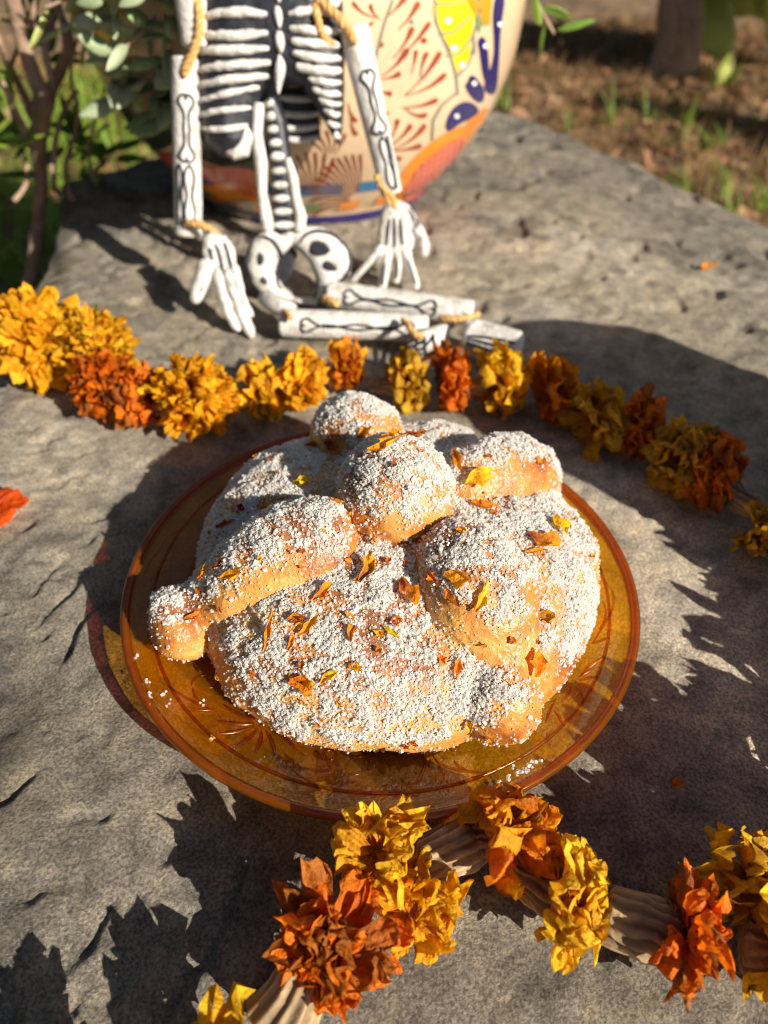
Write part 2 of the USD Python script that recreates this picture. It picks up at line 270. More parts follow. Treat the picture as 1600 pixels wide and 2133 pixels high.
pos = np.vstack([scatter(900, (.1, 2.0), (.5, 3.0), r), scatter(450, (-1.5, -.25), (.4, 2.4), r)]); pos[:, 2] += .012
q = rand_quat(len(pos), r); q[:, 1:3] *= .25; q /= np.linalg.norm(q, axis=1, keepdims=True)
instancer(None, 'leaf_litter', [dead_leaf(r), dead_leaf(r), dead_leaf(r)], [M['litter']] * 3, pos, q, r.uniform(.03, .075, (len(pos), 1)) * N([1, 1, 1]), r.integers(0, 3, len(pos)), label='small curled dead leaves lying among the dry grass', cat='dead leaves')

# ------------------------------------------------------------------ tubes, lines, ties
def frames(P):
    P = np.asarray(P, float); T = np.gradient(P, axis=0); T /= np.maximum(np.linalg.norm(T, axis=1, keepdims=True), 1e-12)
    for i in range(1, len(T)):
        if not np.isfinite(T[i]).all() or np.linalg.norm(T[i]) < .5: T[i] = T[i - 1]
    n = unit(np.cross(T[0], [0, 0, 1] if abs(T[0][2]) < .9 else [1, 0, 0])); out = []
    for t in T: n = unit(n - t * (n @ t)); out.append(n)
    Nn = np.array(out); return T, Nn, np.cross(T, Nn)
def tube(P, R, seg=12, flat=1.0, flute=0, famp=0.):
    P = np.asarray(P, float); R = np.broadcast_to(np.asarray(R, float), (len(P),)); T, A, B = frames(P); a = np.linspace(0, 2 * PI, seg, endpoint=False)
    rr = R[:, None] * (1 + famp * np.cos(flute * a)[None]); v = P[:, None] + rr[..., None] * (np.cos(a)[None, :, None] * A[:, None] + flat * np.sin(a)[None, :, None] * B[:, None])
    n = len(P); v = v.reshape(-1, 3); f = grid_faces(n, seg, True); v = np.vstack([v, P[:1], P[-1:]]); i = np.arange(seg); j = (i + 1) % seg
    f = np.vstack([f, np.stack([np.full(seg, n * seg), i, j], 1), np.stack([np.full(seg, n * seg + 1), (n - 1) * seg + j, (n - 1) * seg + i], 1)])
    return v, f[:, ::-1]
def spline(pts, n=40):
    pts = np.asarray(pts, float); t = np.concatenate([[0], np.cumsum(np.maximum(np.linalg.norm(np.diff(pts[:, :3], axis=0), axis=1), 1e-9))])
    from scipy.interpolate import PchipInterpolator, CubicSpline
    u = np.linspace(0, t[-1], n); return (CubicSpline(t, pts) if len(pts) > 2 else PchipInterpolator(t, pts))(u)
def rounded(p0, p1, r0, r1=None, bev=.25, seg=20):
    r1 = r0 if r1 is None else r1; p0, p1 = N(p0), N(p1); e = unit(p1 - p0); P, R = [], []
    for k in range(5): a = k / 4 * PI / 2; P.append(p0 + e * r0 * bev * (1 - math.sin(a))); R.append(r0 * (1 - bev + bev * math.sin(a)) if k else r0 * (1 - bev))
    P, R = [p0], [r0 * (1 - bev)]
    for k in range(1, 5): a = k / 4 * PI / 2; P.append(p0 + e * r0 * bev * (1 - math.cos(a))); R.append(r0 * (1 - bev + bev * math.sin(a)))
    for t in np.linspace(.1, .9, 9): P.append(p0 + (p1 - p0) * t); R.append(r0 + (r1 - r0) * t)
    for k in range(4, 0, -1): a = k / 4 * PI / 2; P.append(p1 - e * r1 * bev * (1 - math.cos(a))); R.append(r1 * (1 - bev + bev * math.sin(a)))
    P.append(p1); R.append(r1 * (1 - bev)); return tube(P, R, seg)
def wobble(vf, amp, scale, seed=1):
    v, f = vf; v = np.asarray(v, float); d = np.stack([meshkit.noise(v * scale + 10 * k, seed + k) - .5 for k in range(3)], 1); return v + d * 2 * amp, f

# ------------------------------------------------------------------ amber plate
prof = [(0, .0045), (.056, .0045), (.064, .0052), (.072, .0072), (.080, .0098), (.0875, .0128), (.0918, .0146), (.0926, .0141), (.0934, .0150), (.0975, .0166), (.1008, .0178), (.1022, .0181), (.1027, .0174),
        (.1022, .0160), (.0985, .0142), (.092, .0115), (.084, .0078), (.076, .0046), (.068, .0022), (.060, .0014), (.057, .0004), (.052, .0004), (.050, .0014), (0, .0014)]
def revolve(prof, seg=160, c=(0, 0, 0)):
    p = np.asarray(prof, float); a = np.linspace(0, 2 * PI, seg, endpoint=False)
    v = np.stack([p[:, :1] * np.cos(a), p[:, :1] * np.sin(a), np.repeat(p[:, 1:], seg, 1)], -1).reshape(-1, 3) + N(c)
    f = grid_faces(len(p), seg, True); m = trimesh.Trimesh(v, f, process=False); m.merge_vertices(); m.update_faces(m.nondegenerate_faces()); m.remove_unreferenced_vertices()
    m.fix_normals(); return m
RIM = [(.1000, .0176), (.1012, .0184), (.1024, .0187), (.1034, .0180), (.1036, .0168), (.1030, .0155), (.1016, .0148), (.1000, .0146)]
def plate_z(r): return np.interp(r, [0, .056, .064, .072, .080, .0875, .0918], [.0045, .0045, .0052, .0072, .0098, .0128, .0146])
plate = thing('plate', 'round amber pressed glass plate carrying the sugared bread', 'plate')
pz = .0012
part(plate, 'glass_dish', revolve(prof, 200, (0, 0, pz)), M['amber'], smooth=35)
ra = np.linspace(0, 2 * PI, 200, endpoint=False); rp_ = N(RIM); rv = np.stack([rp_[:, :1] * np.cos(ra), rp_[:, :1] * np.sin(ra), np.repeat(rp_[:, 1:] + pz + .0002, 200, 1)], -1); rv = np.concatenate([rv, rv[:1]]).reshape(-1, 3)
part(plate, 'rim', trimesh.Trimesh(rv, grid_faces(len(RIM) + 1, 200, True), process=True), M['amber_rim'], smooth=True)
gv = N([(.09245 + .0006 * math.cos(k), .0147 + .0006 * math.sin(k)) for k in np.linspace(0, 2 * PI, 9)]); gv = np.stack([gv[:, :1] * np.cos(ra), gv[:, :1] * np.sin(ra), np.repeat(gv[:, 1:] + pz, 200, 1)], -1).reshape(-1, 3)
part(plate, 'rim_line', trimesh.Trimesh(gv, grid_faces(9, 200, True), process=True), M['amber_relief'], smooth=True)
def relief(pts, w, h=.0006, n=30):
    """a raised line of pressed glass, from points (x, y) on the plate"""
    q = spline([(a, b, 0) for a, b in pts], n); zz = plate_z(np.hypot(q[:, 0], q[:, 1])) + pz + .0001; t = np.linspace(0, 1, n)
    return tube(np.stack([q[:, 0], q[:, 1], zz - w * .25], 1), w * .72 * (.25 + .75 * np.sin(np.clip(t, .02, .98) * PI) ** .6), 8, 1.0)
def onplate(px, py): p = at(px, py, .012); p = at(px, py, float(plate_z(np.hypot(p[0], p[1])) + pz)); return p[:2]
def fan(px, py, ends):
    c = onplate(px, py); holder_ = holder(plate, 'embossed_fan')
    for e in ends:
        b = onplate(*e); d = b - c; s = c + d * .22; n = N([-d[1], d[0]]) * .05
        part(holder_, 'embossed_petal', relief([s, c + d * .6 + n, b], .0011 if np.hypot(*d) > .012 else .0008), M['amber_relief'], smooth=True)
fan(548, 1508, [(465, 1467), (452, 1502), (450, 1530), (486, 1560), (530, 1572), (572, 1572), (618, 1562), (655, 1545)])
fan(1195, 1420, [(1262, 1368), (1240, 1392), (1252, 1412), (1240, 1440), (1215, 1470), (1170, 1462)])
fl = holder(plate, 'embossed_flower'); c = onplate(768, 1572)
for a in np.linspace(0, 2 * PI, 6)[:-1] + .3:
    t = np.linspace(0, 2 * PI, 13); part(fl, 'embossed_petal', relief([c + .0062 * N([math.cos(a), math.sin(a)]) + N([math.cos(a) * .0046 * math.cos(k) - math.sin(a) * .003 * math.sin(k), math.sin(a) * .0046 * math.cos(k) + math.cos(a) * .003 * math.sin(k)]) for k in t], .0006, n=36), M['amber_relief'], smooth=True)
part(fl, 'embossed_centre', relief([c + .0016 * N([math.cos(k), math.sin(k)]) for k in np.linspace(0, 6.28, 9)], .0007), M['amber_relief'], smooth=True)
for pts in ([(668, 1572), (685, 1583), (700, 1575), (694, 1562), (678, 1566), (688, 1600), (640, 1603), (605, 1598)], [(600, 1595), (630, 1620), (660, 1640), (670, 1655), (662, 1662)], [(672, 1640), (700, 1652), (760, 1657), (835, 1650), (868, 1660)],
            [(840, 1648), (875, 1620), (885, 1590), (880, 1568)], [(700, 1640), (730, 1632), (745, 1628)], [(900, 1568), (925, 1595), (960, 1606), (1010, 1612)], [(905, 1580), (920, 1605), (925, 1625)], [(895, 1580), (898, 1600)],
            [(932, 1555), (942, 1562), (958, 1555)], [(946, 1585), (960, 1600), (975, 1605)], [(980, 1630), (1000, 1618), (1020, 1612)], [(400, 1430), (412, 1410), (440, 1408), (450, 1425), (432, 1432)], [(402, 1432), (410, 1455), (424, 1465)], [(345, 1425), (390, 1455), (440, 1478)],
            [(395, 1478), (420, 1480), (445, 1478)], [(1262, 1212), (1278, 1240), (1265, 1290), (1235, 1340)], [(1256, 1250), (1262, 1280), (1248, 1310)], [(1232, 1340), (1256, 1332), (1270, 1328)], [(1136, 1508), (1150, 1470), (1158, 1455)], [(1152, 1480), (1165, 1495), (1170, 1512)], [(1138, 1530), (1146, 1560)],
            [(330, 1150), (350, 1120), (380, 1100)], [(330, 1190), (322, 1210)], [(300, 1200), (320, 1160), (350, 1130)]):
    part(plate, 'embossed_scroll', relief([onplate(*p) for p in pts], .0007, n=40), M['amber_relief'], smooth=True)

# ------------------------------------------------------------------ the bread
def dough_col(v, nrm, seed=0):
    n1 = meshkit.fbm(v * 45 + seed, 4, 60); n2 = meshkit.fbm(v * 140 + seed, 3, 61)
    pale, gold, brown = N([.60, .30, .075]), N([.47, .165, .028]), N([.22, .058, .011])
    t = np.clip(.22 + .50 * nrm[:, 2] + (n1 - .5) * 2.6 + (n2 - .5) * .8, 0, 1)[:, None]
    c = np.where(t < .6, pale + (gold - pale) * t / .6, gold + (brown - gold) * np.clip((t - .6) / .4, 0, 1)); return c
def dusted(nm, v, q):
    c = dough_col(v, q, len(nm)); k = (cover_of(nm, v, q) * (.25 + .9 * smooth(.40, .62, meshkit.fbm(v * 190, 3, 72))) * .30)[:, None]; return c + (N([.80, .62, .38]) - c) * np.clip(k, 0, .36)
def finish(v, f): m = trimesh.Trimesh(v, f, process=False); m.fix_normals(); return m
BC = N([.0050, .0050])
def dome_mesh():
    nu, nv = 130, 260; th = np.linspace(0, PI, nu); ph = np.linspace(0, 2 * PI, nv, endpoint=False); T, Ph = np.meshgrid(th, ph, indexing='ij')
    bones = np.radians([197, -62, 38, 106]); dd = np.min(np.abs((Ph[..., None] - bones + PI) % (2 * PI) - PI), -1)
    puff = 1 + .035 * (smooth(.12, .75, dd) - .5) + (meshkit.fbm(np.stack([np.cos(Ph) * 2.2, np.sin(Ph) * 2.2, 0 * T], -1), 3, 51) - .5) * .07
    s, c = np.sin(T), np.cos(T); s_ = np.sign(s) * np.abs(s) ** .72; c_ = np.where(c > 0, np.abs(c) ** .78, -np.abs(c) ** .6)
    R = .0825 * puff; x = R * s_ * np.cos(Ph); y = R * s_ * np.sin(Ph)
    zt = np.where(c > 0, .0155 + c_ * .0372 * (1 + .17 * (smooth(.1, .7, dd) - .5) * np.clip(s * 1.5, 0, 1)), .0155 + c_ * .0088)
    v = np.stack([x + BC[0], y + BC[1], zt], -1).reshape(-1, 3); v = v + (meshkit.fbm(v * 60, 3, 52) - .5)[:, None] * N([.0045, .0045, .0055])
    v[:, 2] = np.maximum(v[:, 2], plate_z(np.hypot(v[:, 0], v[:, 1])) + pz + .0004)
    return finish(v, grid_faces(nu, nv, True))
def bone_mesh(ctrl, seed):
    c = spline(ctrl, 90); P, Rr = c[:, :3], c[:, 3].copy(); T = np.linspace(0, 1, len(P)); seglen = np.linalg.norm(np.diff(P, axis=0), axis=1).sum()
    for end in (T * seglen, (1 - T) * seglen):
        r0 = Rr[np.argmin(end)]; r0 = r0; q = np.clip(end / (r0 * .95), 0, 1); Rr = Rr * np.sqrt(np.maximum(1 - (1 - q) ** 2, 1e-5))
    v, f = tube(P, Rr, 64, .93); v = v + (meshkit.fbm(v * 55 + seed, 3, 53) - .5)[:, None] * N([.004, .004, .003]) + (meshkit.fbm(v * 20 + seed, 2, 54) - .5)[:, None] * N([.006, .006, .003])
    v[:, 2] = np.maximum(v[:, 2], plate_z(np.hypot(v[:, 0], v[:, 1])) + pz + .0003)
    return finish(v, f)
def px4(px, py, z, r): p = at(px, py, z); return (*p, r)
bone_ctrl = {
 'left': [px4(745, 1090, .050, .012), px4(660, 1138, .048, .0185), px4(575, 1182, .042, .0198), px4(485, 1232, .033, .0150), px4(415, 1276, .026, .0122), px4(350, 1318, .0235, .0168), px4(318, 1334, .0225, .0160)],
 'right': [px4(905, 1110, .050, .011), px4(945, 1168, .048, .0168), px4(990, 1240, .043, .0205), px4(1022, 1330, .033, .0178), px4(1040, 1425, .025, .0142), px4(1042, 1500, .0225, .0164), px4(1043, 1535, .0215, .0155)],
 'far_right': [(.020, .014, .048, .012), (.036, .023, .0475, .0165), (.053, .033, .0430, .0182), (.065, .046, .032, .0155), (.071, .058, .025, .0130), (.073, .066, .022, .0135)],
 'far': [(-.002, .026, .044, .012), (-.0095, .046, .0435, .0190), (-.0130, .060, .0420, .0208), (-.017, .077, .035, .0155), (-.021, .093, .025, .013), (-.023, .102, .022, .0140)]}
bread = thing('bread', 'round sugar coated bread with four crossed dough bones and a ball', 'bread')
def sphere(c, rr, seed):
    m = trimesh.creation.icosphere(5, 1.0); v = m.vertices * N(rr) + N(c); v = v + (meshkit.fbm(v * 45 + seed, 3, 55) - .5)[:, None] * m.vertices * .006; return finish(v, m.faces)
doughs = {'dough_dome': dome_mesh(), 'dough_ball': sphere((.0060, .0055, .0572), (.0226, .0222, .0208), 3)}
bl = {'left': 'dough bone reaching over the left side of the plate', 'right': 'dough bone reaching to the near right edge', 'far_right': 'short looking dough bone at the far right', 'far': 'dough bone at the far side, seen end on'}
part_of = [('dough_dome', doughs['dough_dome'], None), ('dough_ball', doughs['dough_ball'], None)] + [('dough_bone', bone_mesh(c, i * 3.1), bl[k]) for i, (k, c) in enumerate(bone_ctrl.items())]
LIM = dict(dough_dome=.27, dough_ball=.16, dough_bone=.47)
def cover_of(nm, p, q):
    big = meshkit.fbm(p * 38 + 5, 3, 71); bare = np.maximum(0, q @ N([.25, -.95, 0])) * dict(dough_dome=.12, dough_ball=.22, dough_bone=.42)[nm]; return .97 * smooth(LIM[nm] - .26, LIM[nm] + .34, q[:, 2] + (big - .5) * 1.7 + .10 * (q @ N([-.6, .8, 0])) - bare)
for nm, m, lab in part_of:
    part(bread, nm, (m.vertices, m.faces), M['dough'], label=lab, col=dusted(nm, np.array(m.vertices), np.array(m.vertex_normals)))
loaf = trimesh.util.concatenate([m for _, m, _ in part_of])
# sugar: grains lie thick on what faces up, thin out down the flanks, and leave bald patches
def sugar_sample():
    r = np.random.default_rng(77); pts, nrm = [], []
    for k, (nm, m, _) in enumerate(part_of):
        n = int(m.area * 1e6 * 7.4); a = m.area_faces; fi = r.choice(len(a), n, p=a / a.sum()); u, w = r.uniform(size=(2, n)); flip = u + w > 1; u[flip], w[flip] = 1 - u[flip], 1 - w[flip]
        t = m.triangles[fi]; p = t[:, 0] + u[:, None] * (t[:, 1] - t[:, 0]) + w[:, None] * (t[:, 2] - t[:, 0]); q = m.face_normals[fi]
        fine = meshkit.fbm(p * 190, 3, 72); cover = cover_of(nm, p, q)
        # the coating is thinner low on the loaf's near flank
        prob = np.clip(cover * (.13 + 1.0 * smooth(.40, .60, fine)), 0, 1) * (1 - .80 * smooth(.022, .006, p[:, 2]))
        ok = (r.uniform(size=n) < prob) | (r.uniform(size=n) < .025); p, q, fi_, fn = p[ok], q[ok], fine[ok], cover[ok]
        for j, (_, o, _) in enumerate(part_of):
            if j != k and len(p):
                lo, hi = o.bounds; near = ((p > lo) & (p < hi)).all(1); ins = np.zeros(len(p), bool)
                if near.any(): ins[near] = o.contains(p[near] + q[near] * .0004)
                p, q, fi_, fn = p[~ins], q[~ins], fi_[~ins], fn[~ins]
        lift = r.uniform(-.0001, .00045, len(p)) + r.uniform(0, .0011, len(p)) * smooth(.46, .66, fi_) * fn
        pts.append(p + q * lift[:, None])
    return np.vstack(pts)
sp_ = sugar_sample(); r = np.random.default_rng(78)
def grain(r, cube):
    p = (N([[a, b, c] for a in (-.5, .5) for b in (-.5, .5) for c in (-.5, .5)]) * r.uniform(.75, 1.15, 3) + r.normal(size=(8, 3)) * .09) if cube else r.normal(size=(12, 3)) * .33
    return trimesh.convex.convex_hull(p)
protos = [grain(r, k < 4) for k in range(6)]
instancer(bread, 'sugar_crystals', protos, [M['sugar']] * 6, sp_, rand_quat(len(sp_), r), np.clip(r.lognormal(math.log(.00049), .42, (len(sp_), 1)), .00026, .0013) * np.ones(3), r.integers(0, 6, len(sp_)))
print('sugar grains', len(sp_))
# spilled grains on the plate's rim and bowl
sg = [onplate(*p) for p in [(1056, 1627), (1060, 1631), (1075, 1617), (1082, 1612), (1088, 1609), (1094, 1607), (1100, 1604), (1112, 1595), (1115, 1592), (1033, 1636), (1040, 1634), (343, 1453), (355, 1472), (318, 1454), (441, 1533), (290, 1375), (424, 1460), (1078, 1612), (1086, 1615), (1092, 1611), (1020, 1640), (316, 1462), (310, 1430)]]
sg = N([(a, b, float(np.interp(np.hypot(a, b), [p[0] for p in prof[:12]], [p[1] for p in prof[:12]])) + pz + .0005) for a, b in sg])
sg = np.vstack([sg] + [sg + r.normal(size=sg.shape) * N([.0011, .0011, .0001]) for _ in range(2)])
instancer(None, 'spilled_sugar', protos[:4], [M['sugar']] * 4, sg, rand_quat(len(sg), r), r.uniform(.0005, .0010, (len(sg), 1)) * np.ones(3), r.integers(0, 4, len(sg)), label='loose white sugar grains spilled on the amber plate', cat='sugar')

# ------------------------------------------------------------------ petals and flowers
YEL, ORA, RED, DRY, MAR = N([.90, .56, .02]), N([.86, .30, .008]), N([.82, .205, .006]), N([.42, .13, .015]), N([.20, .016, .012])
def petal(L, W, r, nu=7, nv=6, curl=.6, cup=.25, ruffle=1., ragged=.07):
    u, v = np.linspace(0, 1, nu), np.linspace(-1, 1, nv); U, V = np.meshgrid(u, v, indexing='ij')
    w = W / 2 * (.24 + .76 * np.sin(np.clip(U * 1.1, 0, 1) * PI / 2)) * (1 - .12 * np.clip((U - .85) / .15, 0, 1) ** 2)
    rk = r.normal(size=4); tip = 1 + ragged * (rk[0] * np.sin(V * 2 + rk[1]) + .7 * rk[2] * np.sin(V * 4.5 + rk[3])) * U ** 3 - .26 * np.abs(V) ** 2.4 * U ** 2; ph = r.uniform(0, 6.28, 4)
    ang = curl * U ** 1.4; dx = np.cos(ang); dz = np.sin(ang); Xc = np.cumsum(dx, 0) / nu; Zc = np.cumsum(dz, 0) / nu
    zz = ruffle * W * (.03 * np.sin(V * 12 + ph[3]) * U ** .7 + .15 * np.sin(V * 4.2 + ph[0] + U * 1.5) * U ** 1.2 + .10 * np.sin(V * 8 + ph[1]) * U ** 2) + cup * W * V ** 2 + ruffle * W * .10 * np.sin(U * 9 + ph[2]) * U + r.normal(size=U.shape) * .012 * W * ruffle * U
    yy = V * w + ruffle * W * .06 * np.sin(U * 7 + ph[3])
    P = np.stack([Xc * L * tip - np.sin(ang) * zz, yy, Zc * L * tip + np.cos(ang) * zz], -1)
    return P.reshape(-1, 3), grid_faces(nu, nv), U.ravel(), V.ravel()
def frame_to(d, n):
    d = unit(d); n = unit(n - d * (n @ d)); return np.stack([d, np.cross(n, d), n])       # rows: x, y, z
def settle(v, floor=.0012):
    lo = v[:, 2] < floor + .004; v = v.copy(); v[lo, 2] = floor + .004 * np.exp((v[lo, 2] - floor - .004) / .008); return v
def head(c, axis, R, n, palette, r, beta=(-30, 60), thick=.004, W=.55, ruffle=1., nu=7, nv=6, inner=.45, crumple=.0012, curl=(.1, .9), squash=1.0, inward=.72):
    """petals of one flower head: list of (verts, faces, colours)"""
    a = unit(axis); e1 = unit(np.cross(a, [0, 0, 1] if abs(a[2]) < .9 else [1, 0, 0])); e2 = np.cross(a, e1); out = []; ph0 = r.uniform(0, 6.28)
    for i in range(n):
        t = i / max(n - 1, 1); ph = ph0 + i * 2.39996 + r.normal() * .15; be = math.radians(beta[0] + (beta[1] - beta[0]) * t ** .9 + r.normal() * 9)
        rad = math.cos(ph) * e1 + math.sin(ph) * e2; d = math.cos(be) * rad + math.sin(be) * a; nr = -math.sin(be) * rad + math.cos(be) * a
        L = R * (1 - inner * t) * r.uniform(.82, 1.12); tw = r.normal() * .25; sd_ = np.cross(nr, d); nr = math.cos(tw) * nr + math.sin(tw) * sd_
        v, f, U, V = petal(L, R * W * r.uniform(.75, 1.2) * (1 - .3 * t), r, nu, nv, r.uniform(*curl) * (1 if r.uniform() < inward else -1), r.uniform(-.1, .35), ruffle)
        v = v @ frame_to(d, nr) + N(c) + a * thick * (t - .4) + rad * R * .06
        v = v + np.stack([meshkit.noise(v * 210 + 9 * k, 80 + k) - .5 for k in range(3)], 1) * 2 * crumple * (.2 + .8 * U[:, None])
        if squash != 1.0: off = (v - N(c)) @ a; v = v - np.outer(off * (1 - squash), a)
        ci = r.integers(len(palette)); base = N(palette[ci]) * r.uniform(.75, 1.12); deep = base * N([.72, .45, .5])
        k = np.clip(U * 1.15 + r.normal(size=U.shape) * .08, 0, 1)[:, None]; col = deep + (base - deep) * k; edge = (np.abs(V) ** 6 * U ** 2)[:, None]; col = col * (1 - .30 * edge)
        out.append((settle(v), f, col))
    return out
def cal(p0, p1, r0, r1, r, ribs=14):
    """dried ribbed calyx: narrow at p0, flaring to the flower at p1; returns verts, faces, colours"""
    n = 22; t = np.linspace(0, 1, n); bend = unit(np.cross(N(p1) - N(p0), [0, 0, 1])) * r.normal() * .05 * np.linalg.norm(N(p1) - N(p0))
    P = N(p0)[None] + t[:, None] * (N(p1) - N(p0))[None] + np.sin(t * PI)[:, None] * bend[None]; R = r0 + (r1 - r0) * np.sin(t * PI / 2) ** 1.1; R = R * (1 - .25 * np.clip((t - .85) / .15, 0, 1)); R[0] *= .7
    v, f = tube(P, R, ribs * 6, .9, ribs, .085); v = v + (meshkit.fbm(v * 160, 3, 90) - .5)[:, None] * .0028
    a = np.tile(np.linspace(0, 2 * PI, ribs * 6, endpoint=False), n); k = np.concatenate([.5 + .5 * np.cos(ribs * a), [.5, .5]])[:, None]; tt = np.concatenate([np.repeat(t, ribs * 6), [0, 1]])[:, None]
    streak = meshkit.noise(np.stack([np.concatenate([np.cos(a) * 6, [0, 0]]), np.concatenate([np.sin(a) * 6, [0, 0]]), tt[:, 0] * 1.5], 1), 95)[:, None]
    col = (N([.36, .245, .13]) * (.5 + .5 * k)) * (.45 + 1.1 * streak); v[:, 2] = np.maximum(v[:, 2], .0012); return v, f, col

gar = thing('marigold_garland', 'strung garland of dried yellow and orange marigolds looping round the plate', 'garland')
rg = np.random.default_rng(23)
PAL = dict(y=[YEL * N([1.03, 1.02, 1]), YEL * N([1, .9, .8]), YEL * N([.95, .78, .8])], yo=[YEL * N([1.03, .9, .5]), ORA * N([1.06, 1.4, 1]), YEL * N([1.03, .78, .5])], o=[ORA, ORA * N([1, 1.25, 1]), ORA * N([.9, .75, 1])], r=[RED, ORA * N([1, .7, 1]), RED * N([.9, .8, 1]), DRY],
           d=[YEL * N([.75, .7, 1]), YEL * N([.62, .55, 1.3]), YEL * N([.85, .75, 1])])
def flower(c, axis, R, n, pal, label, single=False, **k):
    ps = head(c, axis, R, n, PAL[pal], rg, **k); h = holder(gar, 'flower_head', label)
    if single:
        for v, f, col in ps: part(h, 'petal', (v, f), M['petal'], col=col)
    else:
        v, f = join([(a, b) for a, b, _ in ps]); part(h, 'petals', (v, f), M['petal'], col=np.vstack([c_ for _, _, c_ in ps]), kind='stuff')
    return h
def calyx(parent, p0, p1, r0, r1):
    v, f, col = cal(p0, p1, r0 * .9, r1 * .88, rg); part(parent if parent is not None else gar, 'calyx', (v, f), M['calyx'], col=col)

# far row: (pixel of the centre, height, axis, petal length, petals, palette, label, options)
pom = dict(beta=(-65, 88), W=.33, inner=.12, ruffle=1.9, thick=.006, curl=(.5, 1.7), crumple=.0022, nu=9, nv=8, inward=.9)
disc = dict(beta=(-30, 30), W=.75, inner=.28, thick=.008, ruffle=1.3, squash=.75, crumple=.0016, curl=(.2, 1.3))
def gp(px, py, z): return at(px, py, z)
FAR = [((88, 705), .026, (-.75, .2, .6), .0295, 250, 'yo', 'big bright yellow orange head at the left end of the garland', pom),
       ((195, 725), .024, (.2, -.5, .8), .025, 190, 'y', 'full yellow head next to the left end', pom),
       ((222, 805), .018, (.5, -.7, .35), .0205, 130, 'r', 'deep orange head between yellow ones at the left', {**pom, 'beta': (-45, 75)}),
       ((296, 825), .017, (.75, -.5, .3), .0200, 70, 'r', 'red orange head hanging in a drooping tuft', {**disc, 'W': .55, 'beta': (-35, 50)}),
       ((408, 828), .020, (.85, -.45, .3), .0235, 190, 'yo', 'wide yellow orange head left of the bare calyx', pom),
       ((553, 815), .016, (.97, -.2, .1), .0190, 55, 'y', 'thin yellow head seen edge on behind the bread', disc),
       ((632, 795), .017, (.95, -.3, .1), .0195, 55, 'yo', 'amber head seen edge on behind the bread', disc),
       ((722, 762), .016, (.98, -.15, .1), .0175, 50, 'o', 'small orange head just behind the bread', disc),
       ((852, 795), .016, (.97, .15, .1), .0190, 60, 'd', 'straw yellow head right behind the far bone', disc),
       ((938, 788), .017, (.97, .2, .05), .0215, 60, 'r', 'tall red orange head behind the bread', disc),
       ((1048, 795), .018, (.96, .2, .1), .0225, 70, 'y', 'tall pale yellow head in front of the foot', disc),
       ((1150, 812), .018, (.95, .3, .1), .0220, 55, 'o', 'orange head at the edge of the shade', disc),
       ((1243, 872), .019, (.88, .4, .15), .0225, 62, 'd', 'olive yellow head in the shade', {**disc, 'beta': (-30, 50)}),
       ((1338, 892), .017, (.6, -.6, .3), .0195, 50, 'r', 'brownish orange head in the shade', disc),
       ((1428, 960), .020, (-.8, -.5, .3), .0215, 62, 'd', 'second olive yellow head in the shade, turned away', {**disc, 'beta': (-35, 50)}),
       ((1492, 985), .018, (.75, -.6, .3), .0215, 60, 'r', 'ragged orange brown head at the right', disc),
       ((1592, 1108), .014, (.6, -.8, .1), .0150, 50, 'd', 'small striped yellow head at the right frame edge', disc)]
for (p, z_, ax, R_, n_, pl, lab, o) in FAR: flower(gp(*p, z_), ax, R_, int(n_ * 1.15), pl, lab, **o)
for a, za, b, zb, r0, r1 in [((455, 838), .013, (512, 825), .013, .0045, .0068), ((770, 800), .012, (828, 800), .013, .0042, .0070), ((955, 812), .013, (1015, 800), .014, .0042, .0068), ((580, 808), .012, (608, 800), .012, .005, .006),
                             ((1160, 825), .012, (1215, 850), .013, .0045, .0070), ((1375, 905), .012, (1420, 940), .012, .0045, .0066), ((1505, 1010), .013, (1590, 1065), .012, .0075, .0058), ((165, 760), .02, (195, 745), .02, .005, .007), ((320, 850), .012, (370, 835), .013, .0045, .007), ((675, 785), .012, (702, 778), .012, .004, .006)]:
    calyx(None, gp(*a, za), gp(*b, zb), r0, r1)
# the loop goes on past the right edge of the frame
for (x, y, z_, ax, R_, pl) in [(.205, .022, .018, (.5, -.85, .1), .021, 'o'), (.221, -.005, .019, (.3, -.95, .1), .022, 'y'), (.226, -.036, .018, (0, -1, .1), .020, 'r'), (.222, -.066, .019, (-.2, -.95, .1), .022, 'd'), (.205, -.094, .018, (-.6, -.75, .1), .021, 'o'), (.178, -.112, .018, (-.85, -.5, .1), .021, 'y'), (.152, -.118, .018, (-.95, -.3, .1), .021, 'r')]:
    flower((x, y, z_ + .010), ax, R_ * 1.45, 46, pl, None, **{**disc, 'squash': 1.0, 'W': .5})
for a, b in [((.190, .036, .012), (.200, .026, .013)), ((.209, .014, .012), (.218, .002, .013)), ((.2225, -.014, .012), (.2255, -.03, .013)), ((.226, -.045, .012), (.224, -.06, .013)), ((.217, -.076, .012), (.207, -.09, .013)), ((.195, -.101, .012), (.18, -.11, .013)), ((.168, -.115, .012), (.155, -.118, .013))]:
    calyx(None, a, b, .0045, .007)
